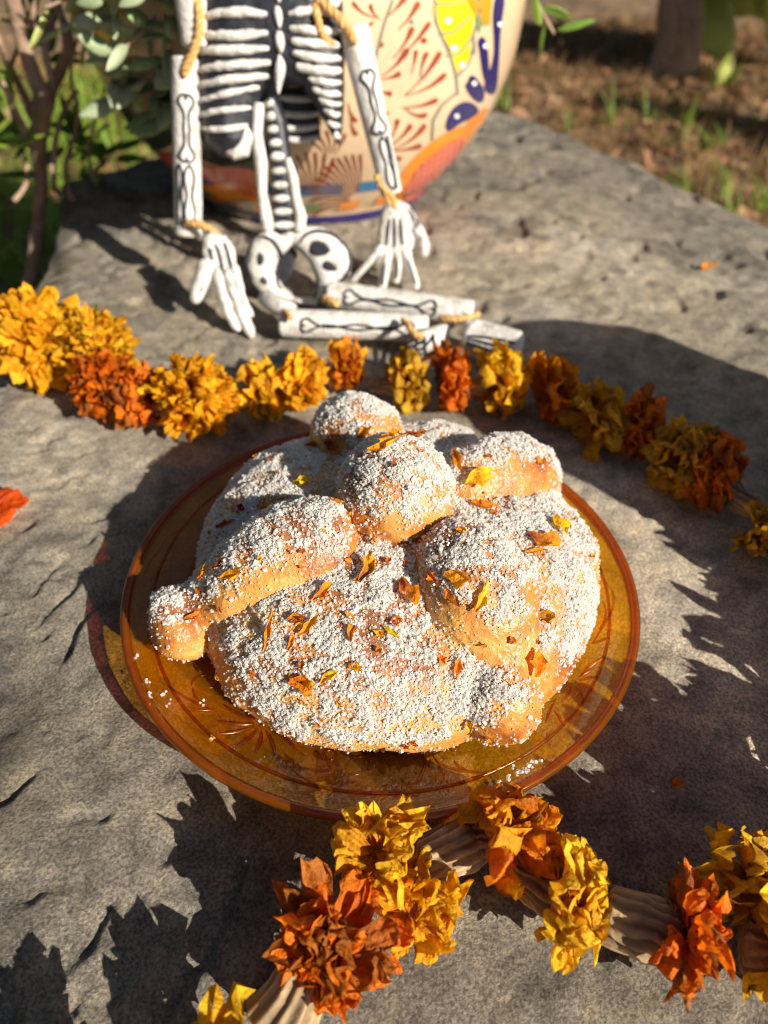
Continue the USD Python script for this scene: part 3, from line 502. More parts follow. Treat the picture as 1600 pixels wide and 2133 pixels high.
# near row, petals one by one
near = dict(nu=14, nv=11, W=.50, inner=.25, crumple=.0022, ruffle=1.6, curl=(.3, 1.6))
flower(gp(1560, 1835, .017), (.85, -.35, .3), .0160, 44, 'd', 'crumpled olive yellow head at the right frame edge', True, **{**near, 'beta': (-45, 60), 'W': .6})
h = flower(gp(1440, 1945, .018), (.96, -.25, .05), .0190, 50, 'r', 'ragged red orange head near the lower right corner', True, **{**near, 'beta': (-32, 30), 'thick': .006, 'W': .48, 'squash': .6})
calyx(h, gp(1255, 1895, .014), gp(1410, 1948, .014), .0082, .0098)
h = flower(gp(1192, 1872, .018), (.95, -.28, .05), .0180, 50, 'y', 'tightly crumpled lemon yellow head', True, **{**near, 'beta': (-34, 30), 'thick': .008, 'W': .62, 'squash': .62, 'ruffle': 1.9})
calyx(h, gp(1072, 1815, .012), gp(1172, 1865, .014), .0062, .0090)
h = flower(gp(1062, 1748, .021), (.75, .45, .35), .0190, 40, 'o', 'open orange head touching the plate rim', True, **{**near, 'beta': (-32, 55), 'W': .55})
calyx(h, gp(985, 1752, .013), gp(1035, 1745, .014), .008, .006)
calyx(h, gp(872, 1802, .013), gp(985, 1745, .014), .0068, .0092)
h = flower(gp(790, 1768, .023), (-.35, -.55, .7), .0165, 32, 'y', 'folded golden yellow head below the plate', True, **{**near, 'beta': (-20, 40), 'W': .62})
h = flower(gp(866, 1890, .014), (-.6, -.6, .45), .0165, 30, 'yo', 'drooping yellow orange skirt of petals', True, **{**near, 'beta': (-40, 20), 'W': .55})
calyx(h, gp(905, 1800, .012), gp(872, 1830, .012), .0080, .0060)
h = flower(gp(695, 1955, .019), (-.25, -.55, .75), .0198, 64, 'r', 'large open dark orange head in the foreground', True, **{**near, 'beta': (-14, 76), 'W': .46, 'inner': .35, 'ruffle': 1.1, 'curl': (.1, 1.)})
calyx(h, gp(565, 2155, .010), gp(640, 2020, .015), .0110, .0085)
# past the lower edge of the frame
for (px, py, z_, ax, R_, pl) in [(478, 2262, .015, (-.8, -.5, .2), .018, 'y'), (175, 2440, .018, (-.9, -.3, .2), .021, 'd'), (1650, 1960, .017, (.9, -.2, .1), .02, 'y')]:
    flower(gp(px, py, z_), ax, R_, 48, pl, None, **disc)
calyx(None, gp(1545, 1955, .012), gp(1620, 1960, .013), .0085, .007)

# ------------------------------------------------------------------ loose petals
inter = trimesh.ray.ray_pyembree.RayMeshIntersector(loaf) if hasattr(trimesh.ray, 'ray_pyembree') else loaf.ray
def on_bread(px, py):
    d = ray(px, py); h, _, tri = loaf.ray.intersects_location([EYE], [d]);
    if not len(h): return None
    i = np.argmin(np.linalg.norm(h - EYE, axis=1)); return h[i], loaf.face_normals[tri[i]]
rp = np.random.default_rng(31)
def loose(px, py, L, W, ang, cols, label, cat='petal', name='loose_petal', group=None, hit=None, curl=.7, nu=8, nv=6):
    """a dried petal piece lying where it fell; ang is its direction in the picture's plane on that surface; cols: tip, base"""
    h = hit or on_bread(px, py)
    if h is None: return
    p, n = h; n = unit(n + N([0, -.15, .35])); d = math.cos(math.radians(ang)) * RX + math.sin(math.radians(ang)) * UX; d = unit(d - n * (d @ n))
    v, f, U, V = petal(L, W, rp, nu, nv, rp.uniform(.3, 1.) * curl, rp.uniform(.1, .5), 1.3, .16); v = v - N([L * .5, 0, 0]); v[:, 2] -= v[:, 2].min()
    v = v @ frame_to(d, n) + p + n * .0009; a, b = cols; k = np.clip(U * 1.2 + rp.normal(size=U.shape) * .1 - .1, 0, 1)[:, None]; k = np.maximum(k, (np.abs(V) ** 3)[:, None] * .7); col = b + (a - b) * k
    o = p.copy(); t = thing(name, label, cat, group, o); 
    part(t, 'blade', (v, f), M['petal'], col=col)
mm = .001; O, Yl, Rd, Dk = ORA, YEL * N([1, 1.1, 1]), RED, MAR
for a in [
 (464, 1174, 7, 5, 40, (Rd * .6, Dk), 'dark red curled petal near the middle of the left dough bone'),
 (484, 1200, 12, 5, 10, (YEL * N([1, .8, 1]), O), 'long orange petal below the dark red one on the left bone'),
 (628, 1012, 8, 5, 5, (Yl, YEL * .5), 'bright yellow petal on the ridge behind the left bone'),
 (554, 1060, 8, 4, 10, (YEL * N([.8, .85, 1]), DRY), 'olive yellow petal on the far edge of the left bone'),
 (695, 1048, 6, 2.2, -50, (O, Rd), 'thin orange sliver left of the dough ball'),
 (766, 1195, 15, 6, 68, (O * N([1, 1.3, 1]), Dk), 'large maroon petal with orange tip in the notch between the two near bones'),
 (670, 1241, 10, 4, 45, (O, DRY), 'orange curl at the lower edge of the left bone'),
 (563, 1327, 16, 3, 78, (O, ORA * .7), 'long narrow orange petal hanging under the left bone'),
 (642, 1309, 10, 4, 48, (O * N([1, 1.2, 1]), O), 'slanting orange petal on the near wedge'),
 (609, 1342, 7, 2.6, 70, (O, DRY), 'short orange splinter left of the slanting petal'),
 (617, 1292, 8, 5, 0, (O, DRY), 'hooked orange petal at the top left of the near wedge'),
 (733, 1322, 9, 3.5, 85, (O, DRY), 'upright orange petal in the centre of the near wedge'),
 (632, 1421, 13, 7, -15, (O, Rd), 'crumpled orange red petal low on the near wedge'),
 (684, 1410, 9, 3.6, 40, (Yl, O), 'yellow petal beside the crumpled orange red one'),
 (738, 1388, 6, 3.5, -15, (O * N([1, 1.2, 1]), O), 'small flat orange petal in the middle of the near wedge'),
 (843, 1235, 14, 8, -60, (O, Dk), 'crumpled red petal at the left flank of the right bone'),
 (808, 1318, 7, 2.8, -40, (Yl, YEL * .6), 'small yellow petal high on the near wedge'),
 (820, 1298, 6, 4, 20, (Rd, Dk), 'small red petal just above the small yellow one'),
 (919, 1375, 8, 3.2, -65, (O, Rd), 'orange petal at the right edge of the near wedge'),
 (949, 1398, 9, 3, 80, (Rd, ORA), 'red orange strip in the crease under the right bone'),
 (990, 1000, 14, 9, 20, (Yl, YEL * N([.9, .6, 1])), 'folded bright yellow petal right of the dough ball'),
 (1000, 1056, 11, 5, -15, (O, Rd), 'flat orange petal below the folded yellow one'),
 (1159, 1096, 11, 8, -70, (Yl, YEL * N([1, .9, 1])), 'broad pure yellow petal on the right wedge'),
 (1124, 1128, 16, 8, -20, (O, Dk), 'maroon petal with orange edge on the right wedge'),
 (1106, 1153, 8, 2.5, 10, (O, O), 'thin orange strip under the maroon petal'),
 (1243, 1092, 11, 6, -40, (O, Dk), 'orange petal with dark heart at the right end of the bread'),
 (949, 1206, 12, 7, -30, (YEL * N([1, .75, 1]), O), 'crinkled amber petal in the middle of the right bone'),
 (1001, 1254, 12, 4, 65, (Yl, O), 'upright yellow petal on the right bone'),
 (938, 1240, 8, 4, -50, (DRY, Rd), 'brown orange petal under the crinkled amber one'),
 (1129, 1286, 9, 6, 10, (YEL * N([.7, .6, 1]), DRY), 'dull amber petal right of the right bone'),
 (1108, 1388, 11, 8, 75, (O, Rd), 'pointed orange petal above the near right knob'),
 (960, 1109, 5, 4, 0, (O * N([1, 1.3, 1]), O), 'small orange chip on top of the right bone'),
 (904, 1203, 5, 4, -40, (Rd, O), 'small red chip left of the crinkled amber petal'),
 (984, 1512, 6, 3.4, 80, (Yl, O), 'tiny yellow petal on the near right knob'),
 (757, 908, 10, 6, 40, (O * N([1, 1.15, 1]), DRY), 'brownish orange petal leaning between the far bone and the ball'),
 (794, 938, 14, 5, 15, (YEL * N([1, .75, 1]), O), 'amber petal on the top left of the dough ball'),
 (812, 913, 9, 3.5, 0, (O * N([1, 1.2, 1]), O), 'orange sliver on the crown of the dough ball'),
 (862, 914, 11, 4, 8, (DRY, Dk), 'maroon strip on the crown of the dough ball'),
 (952, 958, 14, 5, -75, (O, DRY), 'orange petal clinging to the right side of the dough ball'),
 (1120, 962, 7, 4, -45, (Rd, O), 'red orange chip on the far right bone'),
 (691, 929, 10, 6, -30, (DRY, Dk), 'shaded brown petal in the hollow behind the ball'),
 (648, 935, 8, 4, -15, (DRY, Dk), 'small shaded brown petal left of the hollow'),
 (739, 1082, 7, 2.4, 80, (O, DRY), 'thin orange curl below left of the dough ball'),
 (779, 1108, 10, 1.8, -72, (O, O), 'hair thin orange strand under the dough ball'),
 (997, 896, 8, 4, 5, (O, Rd), 'orange red petal on the far rim of the bread'),
 (918, 868, 8, 4, -10, (Rd, Dk), 'red petal on the far back of the bread'),
 (470, 1096, 11, 3.5, 15, (DRY, Dk), 'brown strip in the shade of the left bone'),
 (505, 1062, 6, 4, -30, (Dk, Dk), 'dark petal in the shade of the left bone'),
 (427, 1198, 5, 4, 60, (O * N([1, 1.3, 1]), O), 'small orange chip near the narrow part of the left bone'),
 (397, 1288, 8, 3, 30, (Rd, DRY), 'rusty sliver near the left knob'),
 (316, 1363, 4, 3, 30, (O, O), 'tiny orange chip on the left knob')]:
    loose(a[0], a[1], a[2] * .88 * mm, a[3] * .85 * mm, a[4], a[5], a[6])
# crumbs of petal: nothing tells them apart
k = 0
while k < 62:
    px, py = rp.uniform(420, 1240), rp.uniform(900, 1560); h = on_bread(px, py)
    if h is None: continue
    c = [O, Rd, YEL * N([1, .8, 1]), DRY, Rd * .6][rp.integers(5)]; L = rp.uniform(1.6, 4.0) * mm
    loose(px, py, L, L * rp.uniform(.4, .8), rp.uniform(0, 180), (c, c * .7), 'tiny crumb of dried petal stuck in the sugar on the bread', 'petal crumb', 'petal_crumb', 'petal crumbs on the bread', h, nu=4, nv=4); k += 1
def slab_hit(px, py):
    p = at(px, py, 0); p[2] = float(stone_top(N([p[0]]), N([p[1]]))[0]) + .0004; return p, N([0, 0, 1.])
loose(1470, 567, .015, .008, 35, (O * N([1, 1.25, 1]), O), 'small orange petal alone on the stone at the right', hit=slab_hit(1470, 567))
loose(1405, 1640, .005, .004, 35, (Rd, Rd * .7), 'tiny red orange petal on the shaded stone right of the plate', hit=slab_hit(1405, 1640))
rd = thing('orange_blossom', 'small vivid orange red blossom cut by the left edge of the frame', 'blossom', loc=at(-10, 1055, 0))
for a in np.linspace(0, 2 * PI, 6)[:-1] + .35:
    d = N([math.cos(a), math.sin(a), .15]); v, f, U, V = petal(.014, .014, rp, 8, 8, -.4, .15, .5, .04); v = v @ frame_to(d, N([0, 0, 1])) + at(-8, 1055, .007); part(rd, 'petal', (settle(v), f), M['petal'], col=np.outer(.6 + .4 * U, N([.86, .10, .006])))

# ------------------------------------------------------------------ glazed pot
PC = N([-.072, .522]); pot_prof = [(0, .003), (.100, .001), (.110, .004), (.113, .012), (.126, .025), (.151, .055), (.170, .088), (.180, .125), (.1825, .155), (.178, .19), (.163, .225), (.146, .25), (.139, .265), (.142, .28), (.152, .293), (.155, .30), (.152, .304), (.143, .302), (.134, .285), (.130, .262), (.13, .25), (0, .25)]
from scipy.interpolate import PchipInterpolator
pp = N(pot_prof); tt = np.concatenate([[0], np.cumsum(np.linalg.norm(np.diff(pp, axis=0), axis=1))]); uu = np.unique(np.concatenate([np.linspace(0, tt[-1], 110), tt])); pfine = np.stack([PchipInterpolator(tt, pp[:, 0])(uu), PchipInterpolator(tt, pp[:, 1])(uu)], 1); pfine[:, 0] = np.maximum(pfine[:, 0], 0)
pot = thing('flower_pot', 'big round hand painted glazed pot with yellow, orange and blue motifs behind the skeleton', 'flower pot', loc=(*PC, 0))
potm = revolve(pfine, 180, (*PC, 0)); part(pot, 'pot_body', potm, M['g_cream'], smooth=40)
def on_pot(px, py):
    h, ir, it = potm.ray.intersects_location(np.repeat(EYE[None], len(px), 0), ray(px, py), multiple_hits=False)
    P, Nr = np.full((len(px), 3), np.nan), np.zeros((len(px), 3)); P[ir] = h; Nr[ir] = potm.face_normals[it]; return P, Nr
def decal_mesh(poly, lift=.0006, step=14):
    """a painted patch: a picture-plane outline laid on the pot's own surface"""
    if poly.is_empty: return None
    v, f = [], []
    for g in getattr(poly, 'geoms', [poly]):
        if g.area < 3: continue
        vv, ff = trimesh.creation.triangulate_polygon(g, engine='earcut'); vv3, ff = trimesh.remesh.subdivide_to_size(np.c_[vv, 0 * vv[:, 0]], ff, step); v.append(vv3[:, :2]); f.append(ff)
    if not v: return None
    v, f = join(list(zip(v, f))); P, Nr = on_pot(v[:, 0], v[:, 1]); rad = np.c_[P[:, :2] - PC, 0 * P[:, 0]]; rad /= np.linalg.norm(rad, axis=1, keepdims=True)
    nr = Nr; P = P + nr * lift; f = f[np.isfinite(P).all(1)[f].all(1)]
    if not len(f): return None
    P = np.where(np.isfinite(P), P, 0); n = np.cross(P[f[:, 1]] - P[f[:, 0]], P[f[:, 2]] - P[f[:, 0]]); flip = (n * nr[f[:, 0]]).sum(1) < 0; f[flip] = f[flip][:, ::-1]; return P, f
def paint(name, polys, m, lift, label=None):
    for p in polys:
        for g in getattr(p, 'geoms', [p]):
            x = decal_mesh(g, lift)
            if not x: continue
            for piece in trimesh.Trimesh(x[0], x[1], process=True).split(only_watertight=False):
                if len(piece.faces) > 1: part(pot, name, piece, M[m], smooth=True, label=label)
def smoothpoly(pts): q = spline(np.c_[N(list(pts) + [pts[0]]), np.zeros(len(pts) + 1)], 48); return Polygon(q[:, :2]).buffer(0)
def drop(hx, hy, tx, ty, w, bend=0.):
    d = N([hx - tx, hy - ty]); L = np.hypot(*d); d = d / max(L, 1e-6); n = N([-d[1], d[0]]); u = np.linspace(0, 1, 14); c = N([tx, ty])[None] + u[:, None] * d * L + np.sin(u * PI)[:, None] * n * bend * L
    hw = w * (.12 + .88 * u ** 2.2) * np.sqrt(np.clip((1.04 - u) / .16, 0, 1)); return Polygon(np.vstack([c + n * hw[:, None], (c - n * hw[:, None])[::-1]])).buffer(.3)
cs = lambda x, y: (650 + x * .28125, y * .28125)
strokes = []
for hx, hy, tx, ty, w, b in [(710, 360, 515, 565, 28, .06), (770, 370, 735, 540, 17, .03), (850, 385, 800, 570, 20, -.04), (950, 385, 690, 700, 25, .05), (655, 540, 520, 585, 26, .05), (990, 545, 690, 705, 24, .08), (590, 695, 495, 672, 26, 0), (930, 735, 665, 795, 24, .06), (850, 850, 690, 800, 24, .15), (635, 880, 585, 1020, 22, .05),
                             (735, 920, 600, 1065, 24, .05), (840, 920, 600, 1105, 24, .08), (810, 1075, 600, 1115, 24, .03), (660, 1175, 590, 1150, 22, 0), (560, 850, 505, 770, 20, .1), (745, 200, 600, 430, 24, .05), (870, 165, 640, 430, 22, .04), (790, 15, 640, 215, 26, .05), (455, 165, 235, 150, 16, .25), (690, -20, 560, 120, 26, .03), (300, 15, 470, 130, 18, -.1),
                             (330, 1000, 290, 860, 22, .1), (330, 900, 270, 760, 20, .1), (430, 30, 500, 140, 18, -.1)]:
    strokes.append(drop(*cs(hx, hy), *cs(tx, ty), w * .28125 * 1.12, b))
strokes += [Point(*cs(828, 298)).buffer(6.5), Point(*cs(510, 330)).buffer(6), Point(*cs(735, 160)).buffer(4)]
for cx, cy, rr, a0, a1, n in [(742, 415, 95, 85, 200, 13), (650, 408, 92, 60, 150, 8), (690, 330, 60, 60, 140, 5)]:
    for a in np.linspace(math.radians(a0), math.radians(a1), n): strokes.append(drop(cx + math.cos(a) * rr, cy - math.sin(a) * rr, cx + math.cos(a) * 14, cy - math.sin(a) * 14, 4.2, .06))
paint('painted_brush_stroke', strokes, 'g_brown', .0005)
outl = [LineString(q).buffer(2.6) for q in ([(818, 0), (800, 50), (786, 105), (780, 135)], [(906, 0), (908, 45), (922, 78), (940, 120), (950, 160), (953, 195)], [(952, 192), (920, 218), (902, 250), (900, 290)], [(993, 0), (996, 40), (985, 70), (988, 110)], [(955, 155), (975, 132), (985, 100)])]
paint('painted_outline', outl, 'g_grey', .0007)
paint('painted_yellow_feather', [smoothpoly([(909, -12), (985, -12), (984, 55), (977, 105), (974, 132), (955, 146), (938, 104), (922, 74), (909, 50)])], 'g_yellow', .0006)
paint('painted_feather_line', [LineString(q).buffer(2.2) for q in ([(909, 8), (940, 8), (975, -5)], [(915, 70), (940, 68), (978, 35)], [(930, 115), (955, 112), (980, 78)])], 'g_grey', .0009)
paint('painted_white_dot', [Point(*q).buffer(6.5) for q in ((932, 42), (945, 99), (961, 134))], 'g_white', .0011)
paint('painted_green_stripe', [Polygon([(989, -8), (999, -8), (1005, 50), (996, 68), (990, 40)])], 'g_green', .0008)
paint('painted_orange_stripe', [smoothpoly([(1002, -10), (1020, -10), (1020, 30), (1016, 52), (1006, 48)])], 'g_orange', .0008)
paint('painted_blue_drop', [smoothpoly(q) for q in ([(1034, -15), (1042, -15), (1046, 30), (1040, 90), (1036, 160), (1022, 196), (1012, 190), (1018, 150), (1028, 80)], [(993, 84), (1004, 76), (1014, 100), (1018, 150), (1018, 188), (1010, 170), (1000, 120)], [(974, 170), (984, 156), (996, 168), (1008, 192), (1002, 212), (986, 205)], [(928, 262), (938, 232), (962, 212), (985, 215), (996, 228), (975, 248), (950, 262), (935, 272)])], 'g_navy', .0008)
paint('painted_white_glint', [Point(*q).buffer(5) for q in ((986, 172), (1009, 95), (950, 240), (1039, 50))], 'g_white', .0012)
paint('painted_orange_leaf', [smoothpoly([(820, 398), (846, 348), (895, 298), (945, 268), (984, 262), (986, 300), (962, 345), (925, 380), (880, 410), (848, 424)]), smoothpoly([(1000, 232), (1014, 224), (1004, 285), (990, 285)])], 'g_orange', .0006)
inner_leaf = smoothpoly([(838, 402), (868, 352), (910, 314), (966, 290), (958, 328), (924, 366), (876, 408), (850, 420)])
paint('painted_pink_leaf', [inner_leaf], 'g_pink', .0009)
paint('painted_hatch_line', [LineString([(820 + k * 12, 270), (790 + k * 12, 440)]).buffer(1.1).intersection(inner_leaf) for k in range(16)] + [LineString([(810, 430 - k * 12), (990, 360 - k * 12)]).buffer(1.1).intersection(inner_leaf) for k in range(13)], 'g_red', .0012)
def band(z0, z1, a0, a1, n=24):
    a = np.radians(np.linspace(a0, a1, n)); zs = np.linspace(z0, z1, 5); A, Zz = np.meshgrid(a, zs, indexing='ij'); Rr = np.interp(Zz, pfine[30:75, 1][np.argsort(pfine[30:75, 1])], pfine[30:75, 0][np.argsort(pfine[30:75, 1])]); Rr = np.interp(Zz, pp[1:14, 1], pp[1:14, 0]) + .0011
    P = np.stack([PC[0] + Rr * np.cos(A), PC[1] + Rr * np.sin(A), Zz], -1).reshape(-1, 3); return P, grid_faces(n, 5)
part(pot, 'painted_blue_foot_ring', band(.004, .0115, 0, 360, 90), M['g_navy'], smooth=True)
for k in range(18): part(pot, 'painted_blue_block', band(.036, .047, 90 + k * 20, 90 + k * 20 + 15, 8), M['g_blue'], smooth=True)
for k in range(24): part(pot, 'painted_orange_oval', band(.018, .027, k * 15, k * 15 + 8, 6), M['g_orange' if k % 3 else 'g_green'], smooth=True)
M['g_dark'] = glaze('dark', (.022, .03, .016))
paint('painted_dark_leaf', [smoothpoly([(392, 250), (470, 285), (560, 300), (556, 345), (540, 372), (470, 350), (392, 318)]), smoothpoly([(232, 130), (300, 120), (355, 160), (358, 300), (320, 312), (270, 260), (240, 200)])], 'g_dark', .0006)  # near-black glaze painted in for the shade behind chest and foliage
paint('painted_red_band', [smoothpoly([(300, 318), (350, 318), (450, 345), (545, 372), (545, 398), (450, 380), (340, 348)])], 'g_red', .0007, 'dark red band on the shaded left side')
paint('painted_amber_band', [smoothpoly([(318, 352), (400, 385), (545, 412), (545, 440), (480, 455), (400, 430), (340, 392)])], 'g_orange', .0007)
paint('painted_grey_oval', [smoothpoly([(430, 425), (480, 415), (530, 430), (525, 450), (480, 455), (440, 448)])], 'g_grey', .0010)
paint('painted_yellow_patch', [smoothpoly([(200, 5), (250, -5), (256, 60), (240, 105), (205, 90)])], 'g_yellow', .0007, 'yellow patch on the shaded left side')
part(pot, 'potting_soil', revolve([(0, .262), (.06, .264), (.131, .26), (.131, .255), (0, .255)], 60, (*PC, 0)), M['soil'], smooth=True)

# ------------------------------------------------------------------ jointed skeleton figure
sk = thing('skeleton_figure', 'white and black painted wooden skeleton figure sitting against the pot, tied with raffia', 'skeleton figure', loc=(-.07, .28, 0))
TY0, TK = .275, .30
def T(px, py): return plane(px, py, TY0, TK)
TN = unit(N([0, -1, TK]))                                   # the torso plane's normal, towards the viewer
def pillow(poly, fn, n, bulge, width, back=.004, step=9, curve=None):
    """a carved flat piece: outline poly, mapped by fn, domed by bulge within width pixels of its edge"""
    vv, ff = trimesh.creation.triangulate_polygon(poly, engine='earcut'); v3, ff = trimesh.remesh.subdivide_to_size(np.c_[vv, 0 * vv[:, 0]], ff, step); p2 = v3[:, :2]
    m = trimesh.Trimesh(v3, ff, process=True); p2, ff = m.vertices[:, :2], m.faces
    off = lambda x, y: bulge * np.sqrt(np.clip(1 - (1 - np.clip(dist(poly, x, y) / width, 0, 1)) ** 2, 0, 1))
    P = fn(p2[:, 0], p2[:, 1]); o = off(p2[:, 0], p2[:, 1]); front = P + n * o[:, None]; bk = P - n * back
    e = m.edges_sorted; u, cnt = np.unique(e, axis=0, return_counts=True); be = u[cnt == 1]; k = len(P)
    side = np.vstack([np.c_[be[:, 0], be[:, 1], be[:, 1] + k], np.c_[be[:, 0], be[:, 1] + k, be[:, 0] + k]]); mm_ = trimesh.Trimesh(np.vstack([front, bk]), np.vstack([ff, ff[:, ::-1] + k, side]), process=False); mm_.fix_normals()
    return (mm_.vertices, mm_.faces), off
def dist(poly, x, y):
    from shapely import points, distance
    b = poly.boundary; return distance(points(np.asarray(x, float), np.asarray(y, float)), b) * contains_xy(poly, np.asarray(x, float), np.asarray(y, float))
def on_piece(pts, fn, n, off, lift): q = spline(np.c_[N(pts, float), np.zeros(len(pts))], 22)[:, :2]; return fn(q[:, 0], q[:, 1]) + n * (off(q[:, 0], q[:, 1]) + lift)[:, None]
def line_on(pts, fn, n, off, w, lift=.0002, seg=8): P = on_piece(pts, fn, n, off, lift); u = np.linspace(0, 1, len(P)); return tube(P, w * (.45 + .55 * np.sin(u * PI) ** .5), seg)
# rib cage
chest_poly = Polygon([(428, -70), (520, -95), (640, -95), (690, -70), (712, 0), (716, 90), (716, 180), (714, 240), (706, 304), (690, 280), (660, 225), (630, 185), (600, 172), (575, 182), (548, 212), (535, 255), (528, 305), (500, 334), (462, 326), (428, 300), (414, 240), (412, 120), (415, 20)])
chest, coff = pillow(chest_poly, T, TN, .016, 95, .012, 10); cage = holder(sk, 'rib_cage'); part(cage, 'chest', wobble(chest, .0004, 200), M['ink'], smooth=50)
back_poly = Polygon([(560, 180), (660, 185), (668, 292), (600, 298), (556, 240)]); bT = lambda a, b: plane(a, b, TY0 + .016, TK); bk, boff = pillow(back_poly, bT, TN, .001, 30, .003, 14); part(cage, 'chest_back', bk, M['ink'], smooth=50)
for q in ([(580, 203), (620, 207), (660, 205)], [(575, 232), (620, 240), (664, 236)], [(580, 262), (630, 268), (664, 262)], [(585, 288), (630, 292), (665, 286)]): part(cage, 'back_rib', line_on(q, bT, TN, boff, .0022), M['bone_white'], smooth=True)
ribs = [[(566, -38), (520, -46), (440, -38)], [(566, 0), (510, -8), (436, 2)], [(566, 42), (515, 36), (432, 42)], [(566, 76), (510, 82), (424, 78)], [(568, 108), (505, 112), (420, 112)], [(570, 136), (500, 142), (418, 148)], [(566, 162), (495, 170), (418, 182)], [(545, 184), (480, 200), (418, 214)], [(528, 226), (485, 232), (420, 242)], [(520, 262), (470, 272), (425, 268)],
        [(606, -38), (650, -45), (700, -36)], [(606, 4), (650, -2), (704, 6)], [(608, 40), (650, 32), (706, 38)], [(610, 68), (655, 72), (708, 70)], [(612, 92), (660, 98), (709, 98)], [(616, 116), (660, 126), (710, 124)], [(622, 142), (670, 152), (711, 150)], [(645, 166), (680, 176), (711, 174)], [(655, 186), (685, 199), (711, 197)], [(668, 206), (690, 219), (711, 218)], [(676, 228), (695, 240), (710, 240)], [(686, 252), (700, 262), (709, 262)], [(697, 278), (704, 284), (707, 286)]]
for i, q in enumerate(ribs): part(cage, 'rib', wobble(line_on(q, T, TN, coff, .0027 if q[0][1] < 165 else .0021, .0003), .0007, 260, i), M['bone_white'], smooth=True)
part(cage, 'rib_tip', pillow(Polygon([(470, 318), (495, 292), (520, 252), (530, 290), (520, 326), (492, 334)]), lambda a, b: T(a, b) + TN * .006, TN, .004, 18, .004)[0], M['bone_white'], smooth=50)
for q in ([(588, -40), (600, -8), (588, 18), (578, -10)], [(583, 22), (596, 45), (590, 70), (579, 48)], [(588, 72), (600, 95), (592, 118), (580, 96)], [(590, 120), (601, 148), (594, 180), (588, 200), (580, 150)]):
    part(cage, 'breastbone_segment', pillow(smoothpoly(q), lambda a, b: T(a, b) + TN * .0155, TN, .003, 8, .002, 6)[0], M['bone_white'], smooth=50)
# spine and pelvis
spine = holder(sk, 'spine'); col_poly = Polygon([(548, 205), (575, 195), (596, 250), (606, 330), (612, 400), (622, 440), (612, 482), (585, 494), (566, 480), (566, 400), (562, 330), (552, 270)]); cm, soff = pillow(col_poly, T, TN, .005, 20, .006, 9); part(spine, 'spine_core', cm, M['ink'], smooth=50)
for (x, y, w, h) in [(a_, b_, c_ * 1.3, d_ * 1.05) for a_, b_, c_, d_ in [(562, 216, 9, 11), (566, 243, 9, 11), (571, 270, 10, 10), (576, 298, 11, 10), (580, 326, 12, 11), (583, 356, 13, 9), (586, 385, 14, 9), (588, 413, 15, 9), (591, 440, 17, 9), (594, 468, 20, 9)]]:
    part(spine, 'vertebra', pillow(Polygon([(x + w * math.cos(a), y + h * math.sin(a)) for a in np.linspace(0, 2 * PI, 18)[:-1]]), lambda a, b: T(a, b) + TN * .0035, TN, .0035, 8, .002, 6)[0], M['bone_white'], smooth=50)
part(spine, 'spine_edge', tube(T(*N([(540, 215), (538, 280), (546, 340), (548, 400), (556, 450), (562, 478)]).T) + TN * .004, [.0042, .0034, .0044, .0032, .0044, .0040], 10), M['bone_white'], smooth=True)
part(spine, 'spine_edge', tube(T(*N([(600, 330), (612, 370), (618, 410), (628, 450), (625, 480)]).T) + TN * .004, [.0022, .0034, .0030, .0042, .0038], 10), M['bone_white'], smooth=True)
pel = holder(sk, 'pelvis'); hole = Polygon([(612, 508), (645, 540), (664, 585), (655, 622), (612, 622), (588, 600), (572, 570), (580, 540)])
pel_poly = Polygon([(556, 470), (585, 486), (622, 470), (672, 474), (712, 496), (732, 535), (730, 572), (704, 590), (690, 612), (660, 640), (625, 632), (600, 625), (570, 618), (545, 612), (526, 590), (512, 550), (520, 505), (538, 488)]).difference(hole)
pm, poff = pillow(pel_poly, T, TN, .0055, 26, .006, 9); part(pel, 'hip_bone', wobble(pm, .0003, 200), M['bone_white'], smooth=50)
for q in ([(545, 492), (575, 505), (586, 530), (578, 570), (588, 602)], [(530, 500), (516, 540), (520, 575), (540, 606), (574, 614)], [(612, 510), (640, 530), (662, 582), (655, 622)], [(625, 505), (650, 482), (690, 486), (720, 512), (730, 550), (715, 580), (690, 598), (664, 634)]): part(pel, 'painted_outline', line_on(q, T, TN, poff, .0015), M['ink'], smooth=True)
for q in ([(538, 532), (546, 524), (553, 540), (546, 550)], [(545, 578), (553, 574), (560, 588), (552, 590)], [(645, 524), (684, 508), (690, 518), (660, 532)], [(672, 552), (698, 548), (704, 558), (684, 562)]):
    P_ = smoothpoly(q); part(pel, 'painted_spot', pillow(P_, lambda a, b: T(a, b) + TN * (poff(a, b) + .0001)[:, None], TN, .0005, 5, .001, 5)[0], M['ink'], smooth=50)
part(pel, 'hip_inner_shadow_face', pillow(Polygon([(580, 545), (606, 512), (618, 530), (605, 575), (590, 592), (576, 572)]), lambda a, b: T(a, b) - TN * .0045, TN, .001, 10, .003, 10)[0], M['ink'], smooth=50)
